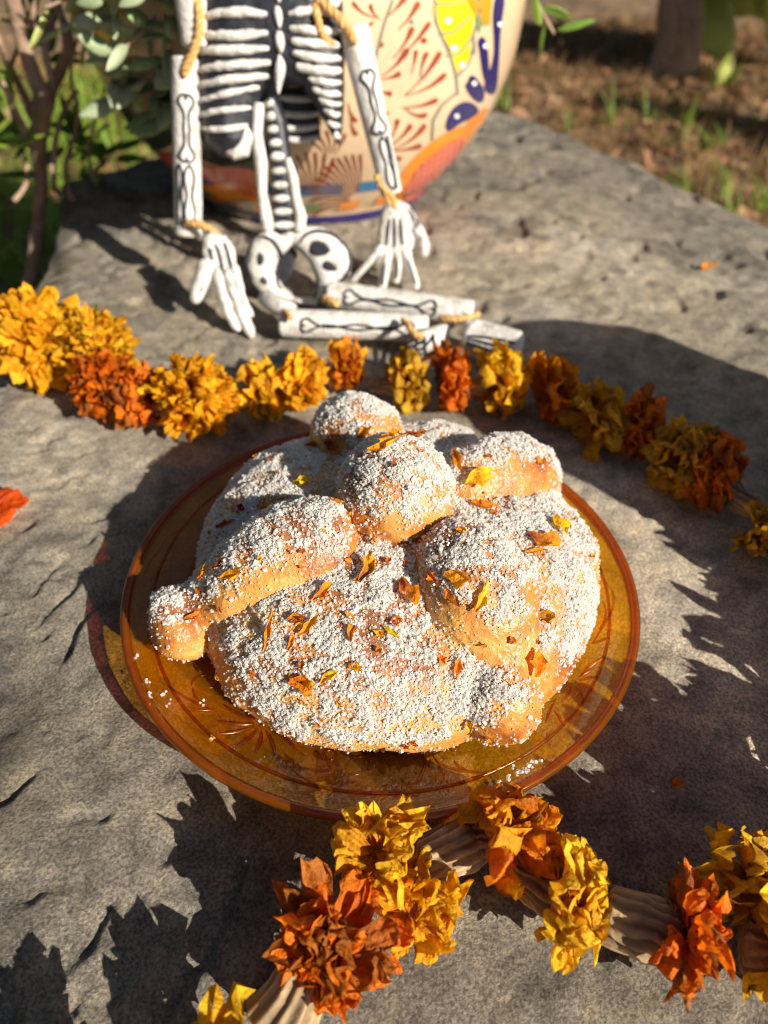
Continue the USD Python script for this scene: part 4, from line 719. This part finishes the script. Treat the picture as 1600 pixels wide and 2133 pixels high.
# limbs with drawn bones
class Limb:
    def __init__(s, name, p0, p1, r0, r1, label=None):
        s.p0, s.p1, s.r0, s.r1 = N(p0), N(p1), r0, r1; s.L = np.linalg.norm(s.p1 - s.p0); s.e = (s.p1 - s.p0) / s.L; mid = (s.p0 + s.p1) / 2; f = EYE - mid; s.f = unit(f - s.e * (f @ s.e)); s.s = np.cross(s.e, s.f)
        s.h = holder(sk, name, label); part(s.h, 'rod', wobble(rounded(p0, p1, r0, r1), .0004, 120, 5), M['bone_white'], smooth=40)
    def line(s, pts, w=.0006, turn=0., name='painted_bone'):
        q = spline(np.c_[N(pts, float), np.zeros(len(pts))], max(24, 6 * len(pts))); r = s.r0 + (s.r1 - s.r0) * q[:, 0] + .00025; a = q[:, 1] / r + turn
        P = s.p0 + s.e * (q[:, 0] * s.L)[:, None] + r[:, None] * (np.cos(a)[:, None] * s.f + np.sin(a)[:, None] * s.s); part(s.h, name, tube(P, w, 6), M['ink'], smooth=True)
    def bone(s, t0, t1, w, k, turn=0., lw=.0008):
        K = k / s.L; half = [(t0 + .5 * K, 0), (t0 - .1 * K, .5 * k), (t0 + .3 * K, k), (t0 + 1.2 * K, .95 * k), (t0 + 1.9 * K, w), ((t0 + t1) / 2, w * .8), (t1 - 1.9 * K, w), (t1 - 1.2 * K, .95 * k), (t1 - .3 * K, k), (t1 + .1 * K, .5 * k), (t1 - .5 * K, 0)]
        s.line(half, lw, turn); s.line([(a, -b) for a, b in half], lw, turn)
    def loop(s, t0, t1, c, w, turn=0., lw=.0008): s.line([(t0, c), (t0 + .03, c + w), ((t0 + t1) / 2, c + w * .8), (t1 - .03, c + w), (t1, c), (t1 - .03, c - w), ((t0 + t1) / 2, c - w * .8), (t0 + .03, c - w), (t0, c)], lw, turn)
aL = Limb('arm', plane(386, 118, TY0 - .004, TK), plane(393, 492, TY0 + .0, TK), .0088, .0094, 'straight arm at the left of the picture'); aL.bone(.20, .55, .0022, .0042); aL.loop(.57, .93, -.0012, .0022); aL.loop(.57, .92, .0052, .0014)
aR = Limb('arm', plane(736, 55, TY0 - .004, TK), plane(816, 405, TY0 - .002, TK), .0094, .0072, 'slanting arm at the right of the picture'); aR.bone(.26, .62, .0020, .0040, -.25); aR.loop(.64, .97, -.0006, .0018, -.2); aR.line([(.64, -.0060), (.80, -.0058), (.97, -.0045)], .0010)
shL = holder(sk, 'shoulder', 'white shoulder piece with its raffia tie, left'); part(shL, 'shoulder_block', rounded(plane(396, -60, TY0 - .006, TK), plane(410, 100, TY0 - .006, TK), .0115, .0090), M['bone_white'], smooth=40)
shR = holder(sk, 'shoulder'); part(shR, 'shoulder_block', rounded(plane(700, -60, TY0 - .004, TK), plane(662, 40, TY0 - .004, TK), .0100, .0080), M['bone_white'], smooth=40)
def tie(parent, pts, w=.0030, name='raffia_tie'):
    w = w * .78
    q = spline(N(pts), 60); T_, A_, B_ = frames(q); turns = np.linalg.norm(np.diff(q, axis=0), axis=1).sum() / (w * 4.5); a = np.linspace(0, 2 * PI * turns, 60)
    ms = [tube(q + (np.cos(a + k)[:, None] * A_ + np.sin(a + k)[:, None] * B_) * w * .45, w * .62, 8) for k in (0, 2 * PI / 3, 4 * PI / 3)]
    for m_ in ms: part(parent, 'raffia_strand' if name == 'raffia_tie' else name, wobble(m_, .0004, 500), M['raffia'], smooth=True)
S = lambda px, py, o=.014: T(N(px, float), N(py, float)) + TN * o
tie(shL, [S(418, 5, .012), S(428, 40, .0155), S(424, 90, .0155), S(408, 130, .0145), S(394, 160, .012)], .0036)
tie(shR, [S(662, 10, .012), S(690, 30, .017), S(722, 62, .016), S(740, 94, .012)], .0036); tie(shR, [S(660, 20, .014), S(668, 55, .0165), S(684, 92, .013), S(700, 98, .011)], .0030)
tie(aL.h, [S(398, 463, .0105), S(418, 462, .0145), S(442, 470, .0165), S(466, 487, .017)], .0034); tie(aR.h, [S(786, 366, .0095), S(800, 392, .0125), S(818, 412, .0135), S(822, 432, .014)], .0026); tie(aR.h, [S(802, 395, .0125), S(812, 425, .014)], .0022)
# hands: palm and separate fingers
def hand(name, label, fn, n, palm, fingers, lines):
    h = holder(sk, name, label); m, o = pillow(palm, fn, n, .0045, 22, .0035, 8); part(h, 'palm', wobble(m, .0003, 200), M['bone_white'], smooth=50)
    for q, w in fingers: P = spline(np.c_[fn(*N(q, float).T), np.linspace(1, .62, len(q))], 16); part(h, 'finger', wobble(tube(P[:, :3] + n * .002, w * P[:, 3] * np.sqrt(np.clip(np.minimum(np.linspace(0, 1, 16), np.linspace(1, 0, 16)) * 9 + .15, 0, 1)), 12), .0005, 260), M['bone_white'], smooth=True)
    for q in lines: part(h, 'painted_line', line_on(q, fn, n, lambda a, b: np.maximum(o(a, b), .0046), .0008, .0009), M['ink'], smooth=True)
hL = lambda a, b: plane(a, b, .2275, .70); nL = unit(N([.1, -1, .7]))
hand('hand', 'hand at the left resting its fingertips on the stone', hL, nL, Polygon([(424, 492), (440, 482), (470, 490), (488, 515), (492, 560), (480, 588), (462, 590), (448, 566), (428, 556), (420, 525)]),
     [([(432, 540), (424, 580), (412, 612), (407, 634)], .0062), ([(455, 560), (466, 610), (480, 655), (500, 690)], .0052), ([(474, 560), (490, 610), (508, 660), (528, 704)], .0056), ([(484, 550), (497, 600), (512, 640), (528, 660)], .0042)],
     [[(452, 512), (462, 540), (470, 580), (490, 630)], [(470, 508), (482, 545), (492, 590), (512, 640)], [(428, 580), (424, 600), (414, 622)], [(440, 520), (446, 545)]])
hR = lambda a, b: plane(a, b, .2990, .33); nR = unit(N([.05, -1, .33]))
hand('hand', 'open hand at the right with spread fingers on the stone', hR, nR, Polygon([(800, 424), (824, 414), (850, 425), (868, 452), (872, 490), (858, 520), (830, 532), (800, 528), (786, 505), (790, 460)]),
     [([(798, 510), (776, 540), (754, 564), (732, 586)], .0042), ([(808, 520), (803, 555), (798, 585), (796, 606)], .0042), ([(826, 522), (828, 550), (826, 575), (826, 590)], .0036), ([(842, 515), (852, 550), (862, 580), (868, 604)], .0042), ([(862, 470), (878, 495), (884, 515), (880, 536)], .0046)],
     [[(812, 455), (808, 485), (806, 510)], [(822, 452), (822, 485), (822, 515)], [(834, 455), (836, 485), (838, 510)], [(850, 432), (866, 462), (876, 500)], [(792, 528), (772, 556), (748, 578)], [(802, 545), (799, 570), (797, 592)], [(844, 525), (856, 560), (866, 590)], [(826, 540), (827, 560), (826, 578)]])
# legs and feet
def G(px, py, z): return at(px, py, z)
l1 = Limb('leg', G(584, 672, .0100), G(892, 684, .0096), .0092, .0088, 'near leg lying flat on the stone'); l1.bone(.16, .90, .0020, .0040, .12, .0008)
l2 = Limb('leg', G(684, 612, .0130), G(985, 652, .0120), .0088, .0084, 'far leg lying behind the near one'); l2.bone(.14, .76, .0022, .0044, .05, .0008)
part(l1.h, 'hip_link', wobble(tube([G(552, 622, .0105), G(572, 634, .0115), G(592, 642, .0118), (G(612, 648, .0115))], [.0055, .0062, .006, .0045], 12), .0005, 200), M['bone_white'], smooth=True)
tie(l1.h, [G(592, 650, .0185), G(602, 656, .0200), G(606, 664, .0195)], .0026); tie(l2.h, [G(676, 622, .0190), G(690, 628, .0215), G(704, 634, .0210)], .0032)
tie(l1.h, [G(838, 668, .0195), G(850, 676, .0205), G(862, 694, .0200), G(880, 700, .0170)], .0026); tie(l2.h, [G(918, 662, .0190), G(945, 664, .0205), G(972, 662, .0200), G(996, 654, .018)], .0026)
f1 = holder(sk, 'foot', 'dark lined foot mostly hidden behind the garland'); part(f1, 'sole', wobble(tube([G(852, 715, .0095), G(875, 715, .0105), G(900, 705, .0105), G(925, 690, .0095)], [.0045, .0070, .0072, .005], 14), .0005, 200), M['bone_white'], smooth=True)
for q in ([(868, 706), (866, 722), (870, 738)], [(885, 702), (884, 720), (886, 736)], [(902, 698), (904, 714), (906, 730)]): part(f1, 'painted_line', tube([G(a, b, .0155) for a, b in q], .0011, 6), M['ink'], smooth=True)
f2 = Limb('foot', G(975, 700, .0125), G(1082, 728, .0125), .0120, .0110, 'round foot stub with painted bones at the right')
for k, c in enumerate((-.006, -.0025, .001, .0045)): f2.line([(.12, c * .5 + .001), (.5, c + .002), (.97, c * 1.3 + .003)], .0008, .15, 'painted_line')
# head, above the frame
hd = holder(sk, 'skull'); hc = T(N(578.), N(-190.)); m = trimesh.creation.icosphere(4, 1.0); v = m.vertices * N([.030, .027, .033]) + hc; low = v[:, 2] < hc[2] - .008; v[low] = hc + (v[low] - hc) * N([.72, .85, 1.15]); part(hd, 'cranium', (v, m.faces), M['bone_white'], smooth=True)
for s in (-1, 1): part(hd, 'eye_socket', (trimesh.creation.icosphere(3, 1.).vertices * N([.008, .004, .009]) + hc + N([s * .011, -.024, .002]), trimesh.creation.icosphere(3, 1.).faces), M['ink'], smooth=True)
part(hd, 'neck', rounded(T(N(580.), N(-60.)), hc - N([0, 0, .02]), .009, .008), M['bone_white'], smooth=40)

# ------------------------------------------------------------------ plants
def fleshy(base, d, n, L, W, r, thick=.28, bend=.5):
    nu, nv = 12, 10; u = np.linspace(0, 1, nu); a = np.linspace(0, 2 * PI, nv, endpoint=False); U, A = np.meshgrid(u, a, indexing='ij'); w = W / 2 * np.sin(np.clip(U, .0, 1) ** .8 * PI) ** .75 + W * .03
    ang = bend * U; xx = np.cumsum(np.cos(ang), 0) / nu * L; zz = np.cumsum(np.sin(ang), 0) / nu * L; v = np.stack([xx - np.sin(ang) * w * thick * np.sin(A), w * np.cos(A), zz + np.cos(ang) * w * thick * np.sin(A) + .35 * w * np.cos(A) ** 2], -1).reshape(-1, 3)
    return v @ frame_to(d, n) + N(base), grid_faces(nu, nv, True)[:, ::-1], U.ravel()
def plant(name, label, stems, leafcol, r, Lr, W, per, sag=.5, cat='plant', stem_w=.0016, thick=.28, stem_mat='twig'):
    base = N(stems[0][0]); t = thing(name, label, cat, loc=base)
    for st in stems:
        q = spline(N(st), 40); part(t, 'stem', tube(q, np.linspace(stem_w * 1.4, stem_w * .7, 40), 8), M[stem_mat], smooth=True); n = per if not callable(per) else per(st)
        for i in range(n):
            k = int(6 + (33) * i / max(n - 1, 1)); k = min(k, 38); tg = unit(q[k + 1] - q[k - 1]); ph = i * 2.4 + r.normal() * .3; e1 = unit(np.cross(tg, [0, 0, 1])); e2 = np.cross(e1, tg); side = math.cos(ph) * e1 + math.sin(ph) * e2; d = unit(side * .85 + tg * r.uniform(.2, .9) + N([0, 0, .1])); nn = unit(tg - side * .3 + N([0, 0, .6]))
            v, f, U = fleshy(q[k], d, nn, r.uniform(*Lr), W * r.uniform(.8, 1.2), r, thick, r.uniform(.2, 1.) * sag); c = N(leafcol[r.integers(len(leafcol))]); part(t, 'leaf', (v, f), M['succulent'], col=c[None] * (.85 + .35 * U[:, None]))
rl = np.random.default_rng(91)
D = lambda px, py, Y_: atY(N(px, float), N(py, float), Y_)
plant('trailing_succulent', 'pale grey green succulent trailing over the left shoulder of the pot', [
    [D(430, -150, .41), D(360, 0, .385), D(330, 130, .375), D(320, 240, .375)], [D(400, -150, .41), D(320, 0, .395), D(270, 120, .39), D(250, 215, .395)], [D(450, -150, .41), D(390, 20, .37), D(370, 150, .365), D(350, 260, .37)],
    [D(470, -150, .40), D(400, -60, .375), D(330, 30, .36), D(235, 118, .355)], [D(480, -120, .39), D(420, -30, .37), D(370, 50, .36), D(345, 130, .36)], [D(440, -120, .40), D(350, -40, .385), D(300, 40, .385), D(290, 130, .39), D(300, 210, .395)],
    [D(400, -150, .40), D(330, -60, .38), D(260, -10, .375), D(225, 40, .37)]] + [[D(560, -260, .40), D(a, -190, .35), D(a - 40, -120, .33), D(a - 70, b_, .325)] for a, b_ in ((300, 0),) + ((420, -40), (470, -60), (520, -80), (380, -20), (330, -30), (560, -110))], [(.28, .34, .19), (.22, .30, .13), (.36, .42, .26)], rl, (.022, .034), .0115, 15)  # the stems above the frame are added to shade the pot
plant('leaning_shoot', 'yellow green leafy shoot at the top left in front of the shrub', [[D(330, -180, .42), D(220, -60, .40), D(150, -10, .39), D(95, 15, .385)], [D(300, -160, .42), D(200, -50, .41), D(170, 20, .405), D(185, 85, .405)]], [(.34, .40, .10), (.42, .46, .16)], rl, (.022, .036), .009, 8)
plant('green_sprig', 'fresh green sprig with narrow leaves hanging right of the pot', [[D(1020, -190, .50), D(1070, -80, .50), D(1110, -10, .50), D(1140, 45, .50), D(1155, 70, .50)]], [(.17, .32, .045), (.22, .38, .06)], rl, (.026, .040), .009, 9, .8)
# woody shrub beyond the left end of the slab
def pg(px, py, Y_): return D(px, py, Y_)
sh = thing('woody_shrub', 'bare brown forked shrub stem beyond the left end of the slab', 'shrub', loc=pg(85, 400, .475))
for q, w in [([(150, 420), (140, 330), (160, 240), (150, 150), (170, 60)], (.003, .003, .0025, .002, .0015)), ([(30, 420), (45, 300), (20, 200), (40, 90), (30, -40)], (.0035, .003, .003, .0025, .002)), ([(200, 380), (190, 280), (215, 190), (205, 110)], (.0025, .002, .002, .0015)), ([(120, 400), (112, 320), (128, 240), (160, 190)], (.004, .0035, .003, .002)), ([(30, 900), (66, 560), (84, 400), (82, 300), (92, 205)], (.009, .009, .0095, .011, .013)), ([(92, 210), (60, 130), (35, 40), (25, -120)], (.011, .009, .008, .007)), ([(96, 205), (128, 140), (142, 80), (128, 30), (120, -100)], (.009, .007, .006, .005, .005)), ([(112, 170), (98, 110), (108, 40), (110, -60)], (.005, .004, .004, .003)), ([(70, 250), (40, 180), (10, 120), (-20, 30)], (.006, .005, .004, .003)), ([(60, 300), (30, 230), (5, 170)], (.005, .004, .003)), ([(60, 60), (75, 10), (90, -60)], (.004, .003, .003))]:
    P = spline(np.c_[N([pg(a, b, .475 + .02 * math.sin(a)) for a, b in q]), N(w)], 24); part(sh, 'branch', wobble(tube(P[:, :3], P[:, 3] * .68, 10), .0015, 50), M['twig'], smooth=True)
for (x, y, Y_) in [(15, 30, .50), (60, 95, .53), (5, 270, .46), (15, 310, .47), (-10, 290, .45), (130, 330, .56), (100, 390, .52), (190, 320, .60), (70, 60, .55), (30, 180, .55), (215, 330, .62), (0, 120, .5), (205, 320, .6), (235, 310, .62), (250, 335, .60), (20, 290, .47), (165, 350, .58), (10, 230, .48), (150, 300, .6), (90, 120, .6), (60, 10, .6)]:
    b = pg(x, y, Y_); r = rl
    for k in range(3):
        d = unit(N([r.normal(), r.normal() * .6, r.uniform(-.3, .9)])); v, f, U = fleshy(b + r.normal(size=3) * .008, d, unit(N([r.normal() * .4, -.5, 1])), r.uniform(.03, .055), r.uniform(.007, .013), r, .06, r.uniform(-.3, .9)); part(sh, 'leaf', (v, f), M['shrub_leaf'], col=N([[.26, .42, .04], [.34, .48, .06], [.16, .30, .04]][r.integers(3)])[None] * (.8 + .3 * U[:, None]))
# prickly pears behind, right
def pad(c, d, n, L, W, th):
    m = trimesh.creation.icosphere(4, 1.0); v = m.vertices * N([L / 2, W / 2, th / 2]); v[:, 1] *= 1 + .25 * v[:, 0] / (L / 2); v = v @ frame_to(d, n) + N(c) + unit(d) * L * .46; return v, m.faces
def cactus(name, label, base, pads, trunk=None):
    t = thing(name, label, 'cactus', loc=base)
    if trunk: part(t, 'trunk', wobble(tube(spline(N(trunk), 14), np.linspace(.085, .06, 14), 16), .02, 12), M['twig'], smooth=True)
    for (p, d, n, L, W) in pads:
        part(t, 'pad', wobble(pad(p, d, n, L, W, .035), .003, 20), M['cactus'], smooth=True)
bz = -.28
b1 = at(1385, 150, bz)
cactus('prickly_pear', 'old brown stemmed prickly pear standing in its own dark shade at the top right', b1, [((b1 + N([0, 0, .30])), (-.7, .1, .8), (.2, -1, .1), .26, .19), (b1 + N([.02, 0, .32]), (.75, -.1, .8), (-.1, -1, .2), .27, .2), (b1 + N([-.16, .02, .46]), (-.9, .1, .5), (.1, -.9, .5), .25, .18), (b1 + N([.0, -.02, .33]), (.1, -.5, .9), (1, .2, 0), .24, .19), (b1 + N([-.05, .03, .5]), (-.2, .3, 1), (.3, -1, .2), .26, .2), (b1 + N([-.30, .0, .42]), (-1, -.2, .25), (.0, -.5, 1), .26, .2), (b1 + N([.16, -.03, .5]), (.3, 0, 1), (.5, -1, .1), .25, .19), (b1 + N([-.12, -.05, .3]), (-1, .25, .05), (0, -.35, 1), .25, .19)], [b1 - N([0, 0, .05]), b1 + N([.01, 0, .12]), b1 + N([-.01, .01, .22]), b1 + N([0, 0, .33])])
b2 = N([1.15, 1.55, bz])
cactus('prickly_pear', 'bright green prickly pear pad leaning in at the right frame edge', b2, [(D(1640, 150, .80), (-.10, 0, 1), (.35, -1, .2), .17, .105), (b2, (.1, 0, 1), (.1, -1, .1), .24, .19), (b2 + N([.10, .03, .0]), (.4, .1, 1), (.3, -1, .1), .24, .19), (b2 + N([-.02, .02, .2]), (-.35, .1, 1), (.2, -1, .1), .22, .17), (b2 + N([.06, .1, .2]), (.3, .1, 1), (.2, -1, .1), .22, .18),
  (b2 + N([.05, .14, .0]), (-.3, .1, 1), (.5, -1, .1), .26, .2), (b2 + N([-.02, .2, .1]), (-.5, .1, 1), (.6, -1, .1), .26, .2), (b2 + N([.15, -.1, .0]), (.0, .1, 1), (.9, -1, .1), .28, .2), (b2 + N([.15, -.1, .24]), (-.3, .1, 1), (.6, -1, .1), .24, .2)])
rc = np.random.default_rng(17); b4 = N([1.25, 2.6, bz]); pads = []  # clump added as a shade caster for the ground at the top right
for i in range(26):
    p = b4 + N([rc.uniform(-.28, .35), rc.uniform(-.35, .25), rc.uniform(.0, .42)]); pads.append((p, (rc.normal() * .5, rc.normal() * .3, 1), (rc.normal() * .5, -1, rc.normal() * .2), rc.uniform(.26, .36), rc.uniform(.2, .27)))
cactus('prickly_pear', 'large prickly pear clump added beyond the right edge so that its shade darkens the ground', b4, pads)
b3 = at(1490, 195, bz)
t = thing('weed', 'small low yellow green weed on the dry ground at the upper right', 'weed', loc=b3)
for d, L, W in [((-.6, -.2, .5), .13, .045), ((.7, -.3, .6), .11, .04), ((.1, -.6, .7), .09, .036), ((.3, .5, .8), .11, .036)]:
    v, f, U = fleshy(b3, d, N([0, -.4, 1]), L, W, rl, .06, .8); part(t, 'leaf', (v, f), M['succulent'], col=N([.42, .46, .12])[None] * (.8 + .3 * U[:, None]))
def hedge(label, p0, p1, h, depth, n, seed):  # unseen leafy screens, added to block sky light and deepen the shadows
    r = np.random.default_rng(seed); p0, p1 = N(p0, float), N(p1, float); L = np.linalg.norm(p1 - p0); e = (p1 - p0) / L; s_ = N([-e[1], e[0]])
    t = thing('hedge', label, 'hedge', loc=(*p0, -.28)); u = r.uniform(0, L, n); w = r.uniform(-depth, depth, n); zz = -.28 + h * r.uniform(0, 1, n) ** .9 * (.82 + .25 * meshkit.noise(np.stack([u * .9, w, 0 * u], 1), seed))
    c = np.stack([p0[0] + e[0] * u + s_[0] * w, p0[1] + e[1] * u + s_[1] * w, zz], 1); a = r.normal(size=(n, 3)); a /= np.linalg.norm(a, axis=1, keepdims=True); b = np.cross(a, r.normal(size=(n, 3))); b /= np.linalg.norm(b, axis=1, keepdims=True); sz = r.uniform(.05, .11, (n, 1))
    v = np.stack([c - a * sz, c - b * sz * .45, c + a * sz, c + b * sz * .45], 1).reshape(-1, 3); f = quads_to_tris(np.arange(4 * n).reshape(n, 4)); part(t, 'foliage', (v, f), M['hedge_leaf'], smooth=False, kind='stuff')
    for k in range(int(L / .7) + 1): q = p0 + e * min(k * .7 + .1, L); part(t, 'stem', tube([(*q, -.33), (q[0] + .03, q[1], -.28 + h * .4), (q[0], q[1] + .03, -.28 + h * .8)], [.03, .022, .01], 7), M['twig'], smooth=True)
M['hedge_leaf'] = noisy('hedge_leaf', [(.3, (.03, .055, .015)), (.7, (.07, .11, .03))], scale=3, rough=.55, trans=.25)
hedge('dense dark green hedging added on the left, outside the frame, to block sky light', (-2.7, -2.4), (-2.9, 5.2), 2.9, .4, 16000, 301)
hedge('dense dark green hedging added behind the camera, outside the frame, to block sky light', (-2.4, -2.6), (.2, -2.9), 2.6, .4, 7000, 302)
hedge('dense dark green hedging added at the far end, outside the frame, to block sky light', (-2.6, 6.0), (5.0, 6.2), 3.0, .4, 15000, 303)
# terracotta pot added out of view on the right to cast shade on the garland
tp = thing('clay_pot', 'plain terracotta pot added on the slab beyond the right edge to cast shade', 'added clay pot', loc=(.372, -.045, 0))
part(tp, 'pot_wall', revolve([(0, .004), (.055, .002), (.058, .006), (.076, .14), (.078, .142), (.083, .145), (.085, .178), (.082, .182), (.074, .18), (.072, .15), (0, .148)], 64, (.372, -.045, 0)), M['terracotta'], smooth=40)
stage.SetDefaultPrim(stage.GetPrimAtPath('/World'))
